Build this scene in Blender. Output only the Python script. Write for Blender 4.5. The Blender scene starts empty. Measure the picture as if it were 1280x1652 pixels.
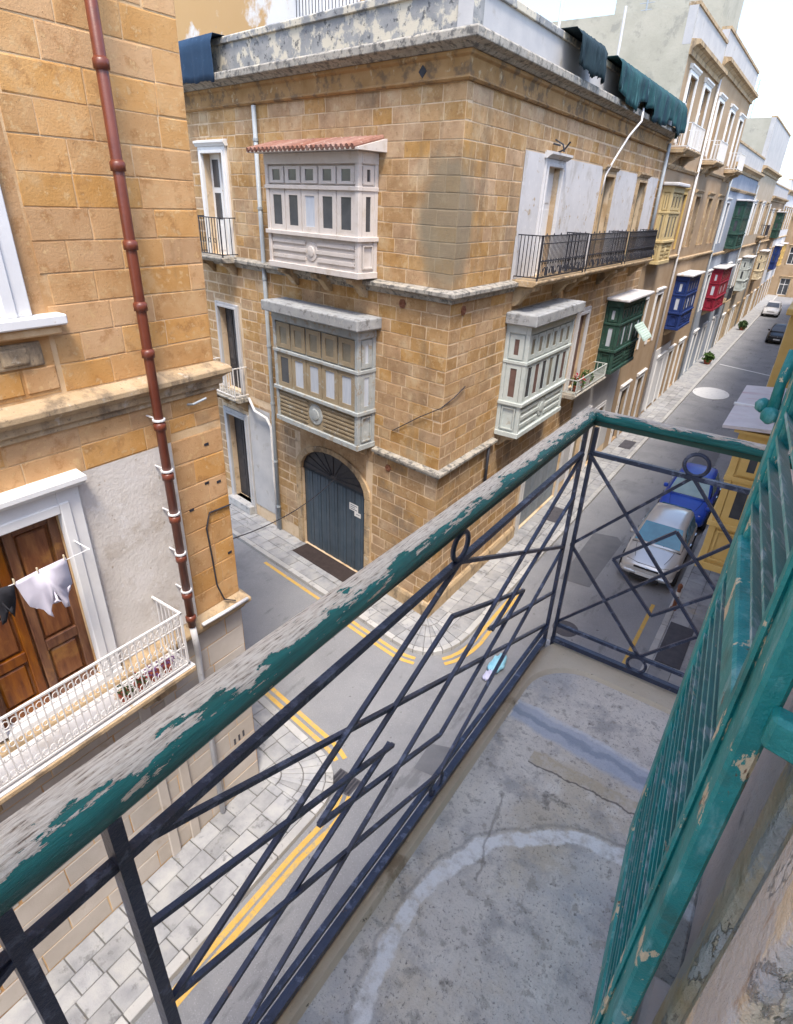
import bpy, bmesh, math, random
from mathutils import Vector, Matrix
rng = random.Random(7)
scn = bpy.context.scene
COL = scn.collection

# ------------------------------------------------------------------ camera, sky, sun, exposure
CAM = Vector((0.0, 0.0, 10.0))
F_PX, YAW, PITCH, ROLL = 941.383, -0.585166, -0.489821, 0.041789
fw = Vector((math.sin(YAW)*math.cos(PITCH), math.cos(YAW)*math.cos(PITCH), math.sin(PITCH)))
r0 = fw.cross(Vector((0, 0, 1))).normalized(); u0 = r0.cross(fw)
RV = math.cos(ROLL)*r0 + math.sin(ROLL)*u0
UV = -math.sin(ROLL)*r0 + math.cos(ROLL)*u0
cam = bpy.data.cameras.new('camera'); camo = bpy.data.objects.new('camera', cam); COL.objects.link(camo)
m = Matrix((RV, UV, -fw)).transposed().to_4x4(); m.translation = CAM
camo.matrix_world = m
cam.sensor_fit = 'HORIZONTAL'; cam.sensor_width = 36.0; cam.lens = F_PX/1280*36.0
cam.clip_start = 0.02; cam.clip_end = 3000
scn.camera = camo

SUN_EL, SUN_AZ = math.radians(63), math.radians(139)      # azimuth clockwise from +Y
world = bpy.data.worlds.new('World'); scn.world = world; world.use_nodes = True
wn = world.node_tree.nodes; wl = world.node_tree.links
bg = wn['Background']; sky = wn.new('ShaderNodeTexSky'); sky.sky_type = 'NISHITA'; sky.sun_disc = False
sky.sun_elevation = SUN_EL; sky.sun_rotation = SUN_AZ
sky.air_density = 1.0; sky.dust_density = 1.9; sky.ozone_density = 1.0
wl.new(sky.outputs[0], bg.inputs[0]); bg.inputs[1].default_value = 0.15
sun = bpy.data.lights.new('sun', 'SUN'); sun.energy = 1.5; sun.angle = math.radians(13); sun.color = (1.0, 0.90, 0.77)
suno = bpy.data.objects.new('sun', sun); COL.objects.link(suno)
sd = Vector((math.sin(SUN_AZ)*math.cos(SUN_EL), math.cos(SUN_AZ)*math.cos(SUN_EL), math.sin(SUN_EL)))
suno.rotation_euler = sd.to_track_quat('Z', 'Y').to_euler(); suno.location = (10, -10, 30)
vs = scn.view_settings; vs.view_transform = 'Standard'; vs.look = 'None'; vs.gamma = 1; vs.exposure = 1.62
vs.use_curve_mapping = False
try:
    scn.cycles.use_denoising = True
    scn.cycles.max_bounces = 6; scn.cycles.diffuse_bounces = 4; scn.cycles.glossy_bounces = 2
    scn.cycles.transmission_bounces = 2
except Exception:
    pass

def project(p):
    v = Vector(p) - CAM; z = v.dot(fw)
    if z < 0.05: return None
    return (640 + F_PX*v.dot(RV)/z, 826 - F_PX*v.dot(UV)/z)
def ray(px, py): return fw + RV*((px-640)/F_PX) - UV*((py-826)/F_PX)
def on_z(px, py, z): d = ray(px, py); return CAM + d*((z-CAM.z)/d.z)
def on_x(px, py, x): d = ray(px, py); return CAM + d*((x-CAM.x)/d.x)

# ------------------------------------------------------------------ materials
MATS = {}
def mat(name, cols, scale=2.0, rough=0.85, bump=0.15, bscale=45.0, rnd=0.0, spots=(), stretch=(1, 1, 1), metal=0.0, detail=6.0, coords='pos', spec=0.3, hue=0.0, chip=0.0):
    """noise-mixed colours in world space; spots = (colour, scale, threshold, softness, amount, stretch)"""
    if name in MATS: return MATS[name]
    mt = bpy.data.materials.new(name); MATS[name] = mt; mt.use_nodes = True
    n = mt.node_tree.nodes; l = mt.node_tree.links; bs = n['Principled BSDF']
    if coords == 'pos':
        g = n.new('ShaderNodeNewGeometry'); src = g.outputs['Position']
    else:
        g = n.new('ShaderNodeTexCoord'); src = g.outputs[coords]
    def noise(sc, st, det=detail, rgh=0.6):
        mp = n.new('ShaderNodeMapping'); mp.inputs['Scale'].default_value = st; l.new(src, mp.inputs[0])
        t = n.new('ShaderNodeTexNoise'); t.inputs['Scale'].default_value = sc; t.inputs['Detail'].default_value = det
        t.inputs['Roughness'].default_value = rgh; l.new(mp.outputs[0], t.inputs[0]); return t.outputs[0]
    ramp = n.new('ShaderNodeValToRGB'); els = ramp.color_ramp.elements
    k = len(cols)
    for i, c in enumerate(cols):
        p = 0.5 if k == 1 else 0.3 + 0.4*i/(k-1)
        e = els[i] if i < 2 else els.new(p)
        e.position = p; e.color = (*c, 1)
    if k == 1: els[1].color = (*cols[0], 1); els[1].position = 1
    l.new(noise(scale, stretch), ramp.inputs[0]); out = ramp.outputs[0]
    if rnd > 0:
        oi = n.new('ShaderNodeObjectInfo'); at = n.new('ShaderNodeAttribute'); at.attribute_name = 'rnd'
        ad = n.new('ShaderNodeMath'); ad.operation = 'ADD'; l.new(oi.outputs['Random'], ad.inputs[0]); l.new(at.outputs['Fac'], ad.inputs[1])
        fr = n.new('ShaderNodeMath'); fr.operation = 'FRACT'; l.new(ad.outputs[0], fr.inputs[0])
        ml = n.new('ShaderNodeMath'); ml.operation = 'MULTIPLY_ADD'; ml.inputs[1].default_value = rnd; ml.inputs[2].default_value = 1-rnd/2
        l.new(fr.outputs[0], ml.inputs[0])
        hs = n.new('ShaderNodeHueSaturation'); l.new(ml.outputs[0], hs.inputs['Value']); l.new(out, hs.inputs['Color'])
        f7 = n.new('ShaderNodeMath'); f7.operation = 'MULTIPLY'; f7.inputs[1].default_value = 7.31; l.new(fr.outputs[0], f7.inputs[0])
        f8 = n.new('ShaderNodeMath'); f8.operation = 'FRACT'; l.new(f7.outputs[0], f8.inputs[0])
        sa = n.new('ShaderNodeMath'); sa.operation = 'MULTIPLY_ADD'; sa.inputs[1].default_value = rnd*1.3; sa.inputs[2].default_value = 1-rnd*.65
        l.new(f8.outputs[0], sa.inputs[0]); l.new(sa.outputs[0], hs.inputs['Saturation'])
        if hue:
            hh = n.new('ShaderNodeMath'); hh.operation = 'MULTIPLY_ADD'; hh.inputs[1].default_value = hue; hh.inputs[2].default_value = .5-hue/2
            l.new(f8.outputs[0], hh.inputs[0]); l.new(hh.outputs[0], hs.inputs['Hue'])
        out = hs.outputs[0]
    masks = []
    for sp in spots:
        c, sc, th, soft, amt = sp[:5]; st = sp[5] if len(sp) > 5 else (1, 1, 1)
        mr = n.new('ShaderNodeMapRange'); mr.inputs['From Min'].default_value = th; mr.inputs['From Max'].default_value = th+soft
        mr.inputs['To Max'].default_value = amt
        l.new(noise(sc, st, 8.0, 0.65), mr.inputs[0]); masks.append(mr.outputs[0])
        mx = n.new('ShaderNodeMix'); mx.data_type = 'RGBA'; l.new(mr.outputs[0], mx.inputs['Factor'])
        l.new(out, mx.inputs['A']); mx.inputs['B'].default_value = (*c, 1); out = mx.outputs['Result']
    l.new(out, bs.inputs['Base Color'])
    bs.inputs['Roughness'].default_value = rough; bs.inputs['Metallic'].default_value = metal
    bs.inputs['Specular IOR Level'].default_value = spec
    if bump > 0:
        b = n.new('ShaderNodeBump'); b.inputs['Strength'].default_value = bump; b.inputs['Distance'].default_value = 0.02
        hgt = noise(bscale, stretch, 5.0, 0.7)
        if chip:
            for mk in masks[-2:]:
                sb = n.new('ShaderNodeMath'); sb.operation = 'MULTIPLY_ADD'; sb.inputs[1].default_value = -chip; l.new(mk, sb.inputs[0]); l.new(hgt, sb.inputs[2]); hgt = sb.outputs[0]
        l.new(hgt, b.inputs['Height']); l.new(b.outputs[0], bs.inputs['Normal'])
    return mt

DIRT = (0.10, 0.075, 0.05)
stone_l = mat('honey_stone', [(0.48, 0.26, 0.10), (0.53, 0.305, 0.13), (0.58, 0.355, 0.17)], 2.2, 0.9, 0.35, 40, 0.16, [((0.58, 0.39, 0.20), 2.3, 0.56, 0.10, 0.5), ((0.32, 0.145, 0.045), 6, 0.53, 0.10, 0.6), ((0.64, 0.44, 0.22), 12, 0.56, 0.08, 0.6), (DIRT, 1.0, 0.60, 0.16, 0.6, (1, 1, .3)), ((0.16, 0.09, 0.04), 40, 0.63, 0.05, 0.6)])
mortar_l = mat('mortar_light', [(0.60, 0.40, 0.21), (0.68, 0.50, 0.30)], 3, 0.95, 0.3, 70, spots=[((0.46, 0.26, 0.11), 1.2, 0.47, 0.12, 0.9)])
stone_c = mat('limestone', [(0.33, 0.195, 0.088), (0.43, 0.27, 0.132), (0.51, 0.345, 0.19)], 2.0, 0.92, 0.6, 38, 0.22, [((0.58, 0.44, 0.26), 6, 0.53, 0.12, 0.55), ((0.25, 0.14, 0.065), 9, 0.55, 0.10, 0.5), ((0.50, 0.40, 0.26), 1.0, 0.56, 0.12, 0.55), ((0.15, 0.12, 0.085), 0.8, 0.53, 0.18, 0.75, (1, 1, .25)), ((0.10, 0.08, 0.06), 34, 0.62, 0.05, 0.6)], hue=0.004)
def corner_stain(mt):
    n = mt.node_tree.nodes; l = mt.node_tree.links; bs = n['Principled BSDF']
    g = n.new('ShaderNodeNewGeometry'); t = n.new('ShaderNodeTexNoise'); t.inputs['Scale'].default_value = 2.2; t.inputs['Detail'].default_value = 6; l.new(g.outputs['Position'], t.inputs[0])
    sub = n.new('ShaderNodeVectorMath'); sub.operation = 'SUBTRACT'; l.new(g.outputs['Position'], sub.inputs[0]); sub.inputs[1].default_value = (-6.45, 11.1, 9.65)
    ml = n.new('ShaderNodeVectorMath'); ml.operation = 'MULTIPLY'; l.new(sub.outputs[0], ml.inputs[0]); ml.inputs[1].default_value = (1.25, 1.25, .70)
    ln = n.new('ShaderNodeVectorMath'); ln.operation = 'LENGTH'; l.new(ml.outputs[0], ln.inputs[0])
    ad = n.new('ShaderNodeMath'); ad.operation = 'MULTIPLY_ADD'; l.new(t.outputs[0], ad.inputs[0]); ad.inputs[1].default_value = .7; l.new(ln.outputs['Value'], ad.inputs[2])
    mr = n.new('ShaderNodeMapRange'); mr.inputs['From Min'].default_value = 1.35; mr.inputs['From Max'].default_value = 1.0; mr.inputs['To Max'].default_value = .72; l.new(ad.outputs[0], mr.inputs[0])
    mx = n.new('ShaderNodeMix'); mx.data_type = 'RGBA'; l.new(mr.outputs[0], mx.inputs['Factor']); l.new(bs.inputs['Base Color'].links[0].from_socket, mx.inputs['A']); mx.inputs['B'].default_value = (.21, .185, .13, 1); l.new(mx.outputs['Result'], bs.inputs['Base Color'])
corner_stain(stone_c)
stone_low = mat('limestone_grey', [(0.31, 0.19, 0.092), (0.40, 0.26, 0.135), (0.47, 0.335, 0.195)], 2.0, 0.92, 0.6, 38, 0.24, [((0.54, 0.42, 0.27), 6, 0.54, 0.12, 0.55), ((0.22, 0.13, 0.07), 9, 0.55, 0.10, 0.5), ((0.17, 0.14, 0.11), 1.1, 0.53, 0.14, 0.7), ((0.10, 0.08, 0.06), 34, 0.62, 0.05, 0.6)], hue=0.004)
mortar_c = mat('mortar_cream', [(0.58, 0.44, 0.29), (0.66, 0.525, 0.37)], 4, 0.95, 0.4, 60, spots=[((0.40, 0.265, 0.14), 0.9, 0.50, 0.12, 0.8), ((0.24, 0.17, 0.11), 2.2, 0.58, 0.1, 0.7)])
corner_stain(mortar_c)
stain_c = mat('algae_stone', [(0.24, 0.19, 0.12), (0.30, 0.24, 0.15)], 2.5, 0.92, 0.3, 55, 0.2)
trim_c = mat('carved_stone', [(0.40, 0.285, 0.16), (0.48, 0.365, 0.235)], 4, 0.9, 0.5, 40, 0, [((0.15, 0.115, 0.08), 3.2, 0.51, 0.12, 0.75, (1, 1, .5)), ((0.10, 0.08, 0.06), 18, 0.60, 0.06, 0.6), ((0.55, 0.50, 0.42), 5, 0.6, 0.06, 0.6)])
trim_g = mat('grey_stone_moulding', [(0.24, 0.225, 0.20), (0.35, 0.33, 0.29), (0.42, 0.385, 0.33)], 5, 0.9, 0.5, 40, 0, [((0.085, 0.085, 0.085), 7, 0.50, 0.10, 0.8), ((0.52, 0.46, 0.36), 9, 0.57, 0.06, 0.7), ((0.06, 0.06, 0.06), 22, 0.60, 0.05, 0.7)])
frieze_c = mat('brown_frieze_stone', [(0.30, 0.17, 0.065), (0.42, 0.26, 0.12)], 2.2, 0.9, 0.45, 45, 0, [((0.13, 0.095, 0.065), 2.5, 0.5, 0.1, 0.75), ((0.52, 0.42, 0.27), 4, 0.6, 0.06, 0.7)])
lichen = mat('lichen_render', [(0.20, 0.21, 0.22), (0.36, 0.36, 0.35)], 2.5, 0.92, 0.5, 40, 0, [((0.60, 0.55, 0.44), 2.6, 0.49, 0.06, 0.9), ((0.07, 0.075, 0.085), 7, 0.57, 0.06, 0.8)])
plaster_w = mat('white_plaster', [(0.52, 0.52, 0.53), (0.62, 0.61, 0.61)], 1.2, 0.9, 0.25, 30, 0, [((0.40, 0.37, 0.33), 2.2, 0.54, 0.12, 0.6, (1, 1, .5)), ((0.40, 0.30, 0.18), 4, 0.61, 0.03, 0.8), ((0.68, 0.67, 0.66), 6, 0.57, 0.05, 0.5)])
plaster_g = mat('pale_grey_plaster', [(0.40, 0.40, 0.41), (0.50, 0.495, 0.49)], 1.5, 0.9, 0.25, 30, 0, [((0.30, 0.27, 0.23), 2.6, 0.6, 0.1, 0.6)])
plaster_o = mat('flaking_white_render', [(0.60, 0.58, 0.55), (0.68, 0.67, 0.66)], 1.2, 0.92, 0.3, 30, 0, [((0.46, 0.27, 0.09), 0.45, 0.47, 0.06, 0.9), ((0.35, 0.30, 0.25), 3.0, 0.66, 0.05, 0.5)])
plaster_l = mat('cream_patched_plaster', [(0.52, 0.48, 0.44), (0.62, 0.585, 0.54), (0.66, 0.63, 0.60)], 1.6, 0.92, 0.5, 22, 0, [((0.44, 0.385, 0.32), 2.2, 0.55, 0.10, 0.6), ((0.70, 0.68, 0.66), 5, 0.58, 0.05, 0.6), ((0.30, 0.24, 0.17), 12, 0.65, 0.03, 0.7)])
paint_pink = mat('pale_pink_paint', [(0.56, 0.52, 0.49), (0.64, 0.595, 0.565)], 3, 0.6, 0.15, 40, 0, [((0.44, 0.37, 0.29), 2.5, 0.56, 0.12, 0.5), ((0.36, 0.30, 0.24), 14, 0.62, 0.04, 0.5)])
wood_gr = mat('grey_weathered_paint', [(0.30, 0.33, 0.34), (0.42, 0.45, 0.45)], 4, 0.75, 0.25, 60, 0, [((0.30, 0.25, 0.18), 5, 0.55, 0.06, 0.7), ((0.55, 0.56, 0.55), 8, 0.62, 0.04, 0.7)])
wood_tan = mat('bare_tan_wood', [(0.27, 0.215, 0.14), (0.34, 0.28, 0.19)], 4, 0.8, 0.25, 60, 0, [((0.40, 0.41, 0.38), 6, 0.6, 0.05, 0.6)])
wood_sage = mat('sage_grey_paint', [(0.42, 0.47, 0.46), (0.52, 0.56, 0.54)], 4, 0.7, 0.2, 60, 0, [((0.33, 0.29, 0.22), 5, 0.62, 0.06, 0.6)])
roof_g = mat('grey_slab', [(0.27, 0.285, 0.30), (0.38, 0.39, 0.395)], 3, 0.9, 0.5, 40, 0, [((0.13, 0.125, 0.12), 5, 0.53, 0.10, 0.75), ((0.50, 0.48, 0.44), 9, 0.60, 0.05, 0.6)])
paint_green = mat('dark_green_paint', [(0.020, 0.060, 0.046), (0.034, 0.085, 0.066)], 5, 0.55, 0.15, 60, 0, [((0.14, 0.17, 0.14), 8, 0.57, 0.06, 0.5), ((0.03, 0.035, 0.03), 4, 0.55, 0.1, 0.6)])
paint_blue = mat('navy_paint', [(0.012, 0.03, 0.13), (0.02, 0.045, 0.18)], 5, 0.5, 0.05)
paint_red = mat('crimson_paint', [(0.22, 0.012, 0.03), (0.28, 0.02, 0.04)], 5, 0.5, 0.05)
paint_yellow = mat('ochre_yellow_paint', [(0.56, 0.37, 0.11), (0.63, 0.44, 0.16)], 3, 0.6, 0.08, 40, 0, [((0.45, 0.36, 0.22), 5, 0.66, 0.06, 0.5)])
paint_py = mat('pale_yellow_paint', [(0.50, 0.39, 0.19), (0.58, 0.47, 0.26)], 3, 0.7, 0.15, 40, 0, [((0.36, 0.27, 0.15), 3, 0.56, 0.1, 0.6)])
paint_cream = mat('cream_paint', [(0.60, 0.52, 0.36), (0.66, 0.58, 0.42)], 3, 0.6, 0.05)
paint_white = mat('white_paint', [(0.68, 0.68, 0.68), (0.74, 0.74, 0.73)], 5, 0.5, 0.08, 50, 0, [((0.45, 0.38, 0.30), 9, 0.66, 0.04, 0.6)])
garage_m = mat('slate_blue_metal', [(0.05, 0.075, 0.10), (0.075, 0.10, 0.13)], 3, 0.5, 0.1, 30, 0.15, [((0.12, 0.13, 0.14), 5, 0.6, 0.1, 0.5, (1, 1, .2))])
grey_door = mat('grey_blue_door', [(0.16, 0.19, 0.22), (0.22, 0.25, 0.28)], 3, 0.6, 0.1, 30, 0.2)
dark_wood = mat('dark_door_wood', [(0.035, 0.035, 0.04), (0.06, 0.055, 0.055)], 5, 0.5, 0.1)
red_brown = mat('brown_louvre', [(0.11, 0.065, 0.055), (0.16, 0.10, 0.085)], 5, 0.6, 0.1)
door_wood = mat('varnished_wood', [(0.085, 0.022, 0.006), (0.17, 0.055, 0.012), (0.24, 0.095, 0.022)], 5, 0.38, 0.15, 30, 0.25, [((0.33, 0.16, 0.04), 2.5, 0.56, 0.1, 0.6)], stretch=(3, 3, .5), spec=0.5)
pipe_m = mat('brown_pipe', [(0.115, 0.027, 0.014), (0.17, 0.045, 0.022)], 4, 0.35, 0.06, 30, 0, [((0.40, 0.33, 0.30), 7, 0.70, 0.03, 0.7), ((0.07, 0.03, 0.02), 3, 0.6, 0.1, 0.6)], spec=0.5)
pipe_g = mat('grey_pipe', [(0.28, 0.32, 0.36), (0.36, 0.40, 0.43)], 4, 0.5, 0.05)
pipe_w = mat('white_pipe', [(0.55, 0.55, 0.57), (0.66, 0.66, 0.66)], 4, 0.6, 0.05, spots=[((0.30, 0.25, 0.2), 6, 0.62, 0.05, 0.6)])
iron = mat('dark_iron', [(0.02, 0.022, 0.03), (0.045, 0.045, 0.055)], 8, 0.5, 0.1, 60)
iron_w = mat('white_iron', [(0.60, 0.58, 0.56), (0.70, 0.69, 0.68)], 8, 0.55, 0.1, 60, 0, [((0.40, 0.31, 0.22), 14, 0.64, 0.04, 0.7)])
glass = mat('window_glass', [(0.035, 0.04, 0.05), (0.07, 0.075, 0.085)], 3, 0.08, 0.0, spec=0.6)
glass_tan = mat('dusty_glass', [(0.16, 0.14, 0.10), (0.24, 0.22, 0.17)], 5, 0.3, 0.0)
curtain = mat('pale_curtain', [(0.42, 0.47, 0.55), (0.54, 0.58, 0.64)], 6, 0.7, 0.1, 20, 0.15, stretch=(6, 6, .5))
tile_m = mat('terracotta', [(0.22, 0.10, 0.075), (0.32, 0.175, 0.13)], 7, 0.85, 0.2, 60, 0.35, [((0.50, 0.40, 0.34), 9, 0.6, 0.06, 0.6)])
asphalt = mat('asphalt', [(0.205, 0.21, 0.225), (0.245, 0.25, 0.265), (0.28, 0.285, 0.295)], 0.5, 0.85, 0.5, 160, 0, [((0.40, 0.41, 0.43), 55, 0.57, 0.06, 0.6), ((0.12, 0.125, 0.14), 48, 0.60, 0.05, 0.6), ((0.15, 0.155, 0.17), 0.35, 0.56, 0.12, 0.6), ((0.13, 0.135, 0.145), 2.2, 0.58, 0.08, 0.6, (1, .3, 1)), ((0.08, 0.08, 0.085), 5.0, 0.66, 0.03, 0.7)])
ground_m = mat('dusty_ground', [(0.20, 0.19, 0.17), (0.26, 0.25, 0.22)], 0.2, 0.95, 0.1)
paver_m = mat('paving_stone', [(0.23, 0.235, 0.25), (0.31, 0.315, 0.325), (0.37, 0.37, 0.365)], 3, 0.85, 0.4, 40, 0.30, [((0.11, 0.11, 0.115), 4, 0.58, 0.08, 0.6), ((0.46, 0.40, 0.31), 2, 0.64, 0.06, 0.5)])
joint_m = mat('pavement_joint', [(0.11, 0.11, 0.11), (0.17, 0.165, 0.16)], 6, 0.95, 0.3)
kerb_m = mat('kerb_stone', [(0.36, 0.36, 0.36), (0.46, 0.455, 0.44)], 3, 0.85, 0.4, 40, 0.25, [((0.15, 0.15, 0.15), 5, 0.6, 0.06, 0.6)])
yellow_m = mat('yellow_road_paint', [(0.56, 0.34, 0.07), (0.64, 0.42, 0.12)], 6, 0.8, 0.3, 120, 0, [((0.30, 0.27, 0.20), 6, 0.53, 0.14, 0.7), ((0.24, 0.23, 0.22), 30, 0.57, 0.06, 0.6)])
white_rp = mat('white_road_paint', [(0.62, 0.63, 0.64), (0.70, 0.71, 0.71)], 4, 0.8, 0.2, 100, 0, [((0.35, 0.36, 0.38), 3, 0.60, 0.06, 0.6)])
def slab_mat():
    mt = mat('balcony_stone', [(0.48, 0.45, 0.40), (0.61, 0.57, 0.51), (0.73, 0.68, 0.59)], 3.2, 0.85, 0.5, 70, 0, [((0.54, 0.46, 0.33), 1.9, 0.55, 0.10, 0.6), ((0.40, 0.41, 0.42), 2.6, 0.52, 0.12, 0.65), ((0.32, 0.31, 0.30), 7, 0.52, 0.12, 0.7), ((0.74, 0.70, 0.62), 12, 0.54, 0.08, 0.65), ((0.25, 0.225, 0.19), 24, 0.55, 0.08, 0.6), ((0.12, 0.11, 0.10), 70, 0.585, 0.06, 0.6), ((0.10, 0.09, 0.08), 160, 0.59, 0.06, 0.55), ((0.11, 0.10, 0.09), 5, 0.63, 0.05, 0.7)])
    n = mt.node_tree.nodes; l = mt.node_tree.links; bs = n['Principled BSDF']
    g = n.new('ShaderNodeNewGeometry'); sx = n.new('ShaderNodeSeparateXYZ'); l.new(g.outputs['Position'], sx.inputs[0])
    def M_(op, a, b=None, c=None):
        q = n.new('ShaderNodeMath'); q.operation = op
        for i, v in enumerate((a, b, c)):
            if v is None: continue
            if isinstance(v, (int, float)): q.inputs[i].default_value = v
            else: l.new(v, q.inputs[i])
        return q.outputs[0]
    def nz(sc, det=6):
        t = n.new('ShaderNodeTexNoise'); t.inputs['Scale'].default_value = sc; t.inputs['Detail'].default_value = det; t.inputs['Roughness'].default_value = .65; l.new(g.outputs['Position'], t.inputs[0]); return M_('SUBTRACT', t.outputs[0], .5)
    x = M_('ADD', sx.outputs[0], M_('MULTIPLY', nz(9, 9), .07)); y = M_('ADD', sx.outputs[1], M_('MULTIPLY', nz(10.3, 9), .07))
    out = bs.inputs['Base Color'].links[0].from_socket
    def over(mask, col, amt):
        nonlocal out
        mx = n.new('ShaderNodeMix'); mx.data_type = 'RGBA'; l.new(M_('MULTIPLY', mask, amt), mx.inputs['Factor']); l.new(out, mx.inputs['A']); mx.inputs['B'].default_value = (*col, 1); out = mx.outputs['Result']
    def band(dist, w, soft):
        r = n.new('ShaderNodeMapRange'); r.inputs['From Min'].default_value = w; r.inputs['From Max'].default_value = w-soft; l.new(M_('ABSOLUTE', dist), r.inputs[0]); return r.outputs[0]
    breakup = M_('MINIMUM', M_('MAXIMUM', M_('MULTIPLY_ADD', nz(30, 8), 4.0, .8), 0.0), 1.0)
    # old white mortar line, an arc
    ex = M_('DIVIDE', M_('SUBTRACT', x, .03), .465); ey = M_('DIVIDE', M_('SUBTRACT', y, .755), .535)
    rad = M_('SUBTRACT', M_('SQRT', M_('ADD', M_('MULTIPLY', ex, ex), M_('MULTIPLY', ey, ey))), 1.0)
    over(M_('MULTIPLY', band(rad, .052, .014), breakup), (.80, .79, .76), .95); over(band(M_('SUBTRACT', rad, .07), .016, .012), (.22, .21, .20), .4)
    # blue-grey cement repair and a flaked strip below it
    ln = M_('SUBTRACT', y, M_('MULTIPLY_ADD', x, -.07, 1.605)); over(M_('MULTIPLY', band(ln, .060, .02), M_('GREATER_THAN', sx.outputs[0], -.50)), (.42, .47, .55), .8)
    over(band(M_('ADD', ln, M_('MULTIPLY', nz(9), .06)), .022, .012), (.27, .31, .38), .75); over(M_('MULTIPLY', band(M_('SUBTRACT', ln, .055), .014, .01), breakup), (.62, .64, .66), .8)
    l2 = M_('SUBTRACT', y, M_('MULTIPLY_ADD', x, .05, 1.49)); over(M_('MULTIPLY', M_('MULTIPLY', band(l2, .030, .01), breakup), M_('GREATER_THAN', sx.outputs[0], -.36)), (.50, .42, .29), .8); over(M_('MULTIPLY', band(M_('ADD', l2, .03), .006, .004), M_('GREATER_THAN', sx.outputs[0], -.36)), (.10, .085, .07), .8)
    # crack
    l3 = M_('SUBTRACT', x, M_('MULTIPLY_ADD', y, -.19, -.135)); seg_ = M_('MULTIPLY', M_('GREATER_THAN', sx.outputs[1], .97), M_('LESS_THAN', sx.outputs[1], 1.28)); over(M_('MULTIPLY', band(l3, .006, .004), seg_), (.16, .14, .12), .5)
    l.new(out, bs.inputs['Base Color'])
    return mt
slab_m = slab_mat()
rim_m = mat('balcony_rim_stone', [(0.52, 0.455, 0.34), (0.62, 0.55, 0.43)], 4, 0.85, 0.4, 70, 0, [((0.20, 0.15, 0.09), 5, 0.58, 0.08, 0.7), ((0.05, 0.05, 0.05), 40, 0.66, 0.03, 0.8)])
mortar_w = mat('white_mortar', [(0.46, 0.46, 0.46), (0.58, 0.58, 0.57)], 9, 0.9, 0.5, 90, 0, [((0.30, 0.30, 0.30), 18, 0.55, 0.08, 0.7)])
mortar_b = mat('blue_grey_patch', [(0.27, 0.31, 0.38), (0.38, 0.43, 0.50)], 9, 0.9, 0.5, 60, 0, [((0.55, 0.57, 0.60), 14, 0.56, 0.05, 0.7)])
rail_iron = mat('blue_black_iron', [(0.014, 0.020, 0.040), (0.040, 0.055, 0.105)], 12, 0.32, 0.25, 90, 0, [((0.16, 0.19, 0.28), 22, 0.56, 0.06, 0.55), ((0.14, 0.075, 0.045), 17, 0.66, 0.03, 0.8)], spec=0.5)  # blue tint and pale flecks stand in for skylight glints; brown spots are rust
teal = mat('teal_paint', [(0.006, 0.17, 0.165), (0.014, 0.245, 0.24), (0.03, 0.32, 0.32)], 9, 0.42, 0.35, 40, 0, [((0.20, 0.44, 0.45), 20, 0.53, 0.10, 0.7, (1, 1, .25)), ((0.04, 0.12, 0.10), 6, 0.57, 0.08, 0.6), ((0.62, 0.53, 0.36), 17, 0.60, 0.010, 1.0, (1, 1, .5)), ((0.16, 0.08, 0.04), 11, 0.635, 0.015, 0.95, (1, 1, .4))], spec=0.5, chip=0.7)
teal_l = mat('teal_slat_paint', [(0.02, 0.26, 0.25), (0.07, 0.38, 0.39)], 10, 0.35, 0.25, 45, 0.3, [((0.48, 0.62, 0.68), 14, 0.53, 0.08, 0.8), ((0.60, 0.55, 0.42), 30, 0.64, 0.02, 1.0)], spec=0.5, chip=0.5)
jamb_m = mat('flaking_jamb_stone', [(0.66, 0.50, 0.29), (0.76, 0.66, 0.50), (0.72, 0.57, 0.38)], 5, 0.85, 0.9, 22, 0, [((0.56, 0.55, 0.54), 6, 0.50, 0.03, 0.8, (1, 1, .35)), ((0.34, 0.19, 0.08), 7, 0.60, 0.05, 0.7, (1, 1, .35)), ((0.42, 0.42, 0.44), 9, 0.64, 0.03, 0.5, (1, 1, .5)), ((0.70, 0.68, 0.64), 11, 0.58, 0.02, 0.9, (1, 1, .3))], chip=0.8)
wall_own = mat('grey_lilac_render', [(0.52, 0.47, 0.455), (0.62, 0.565, 0.545)], 4, 0.9, 0.4, 40, 0, [((0.20, 0.185, 0.18), 6, 0.58, 0.08, 0.7)])
car_white = mat('silver_car_paint', [(0.58, 0.58, 0.57), (0.64, 0.64, 0.63)], 1, 0.16, 0.0, metal=0.3, spec=0.7)
car_blue = mat('blue_car_paint', [(0.010, 0.055, 0.40), (0.016, 0.08, 0.50)], 2, 0.35, 0.0, spec=0.5)
car_glass = mat('windscreen_glass', [(0.03, 0.17, 0.27), (0.05, 0.25, 0.38)], 2, 0.08, 0.0, spec=0.6)
car_glass2 = mat('pale_windscreen_glass', [(0.16, 0.27, 0.28), (0.24, 0.36, 0.36)], 2, 0.1, 0.0, spec=0.6)
black_r = mat('black_rubber', [(0.018, 0.018, 0.02), (0.035, 0.035, 0.038)], 10, 0.8, 0.1)
chrome = mat('bright_metal', [(0.55, 0.56, 0.58), (0.6, 0.6, 0.62)], 5, 0.3, 0.0, metal=0.8)
lamp_gl = mat('lamp_glass', [(0.55, 0.56, 0.58), (0.65, 0.66, 0.68)], 5, 0.15, 0.0, spec=0.6)
cloth_w = mat('white_cloth', [(0.60, 0.57, 0.66), (0.68, 0.65, 0.73)], 4, 0.9, 0.1)
cloth_k = mat('black_cloth', [(0.012, 0.012, 0.016), (0.03, 0.03, 0.036)], 4, 0.9, 0.1)
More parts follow.
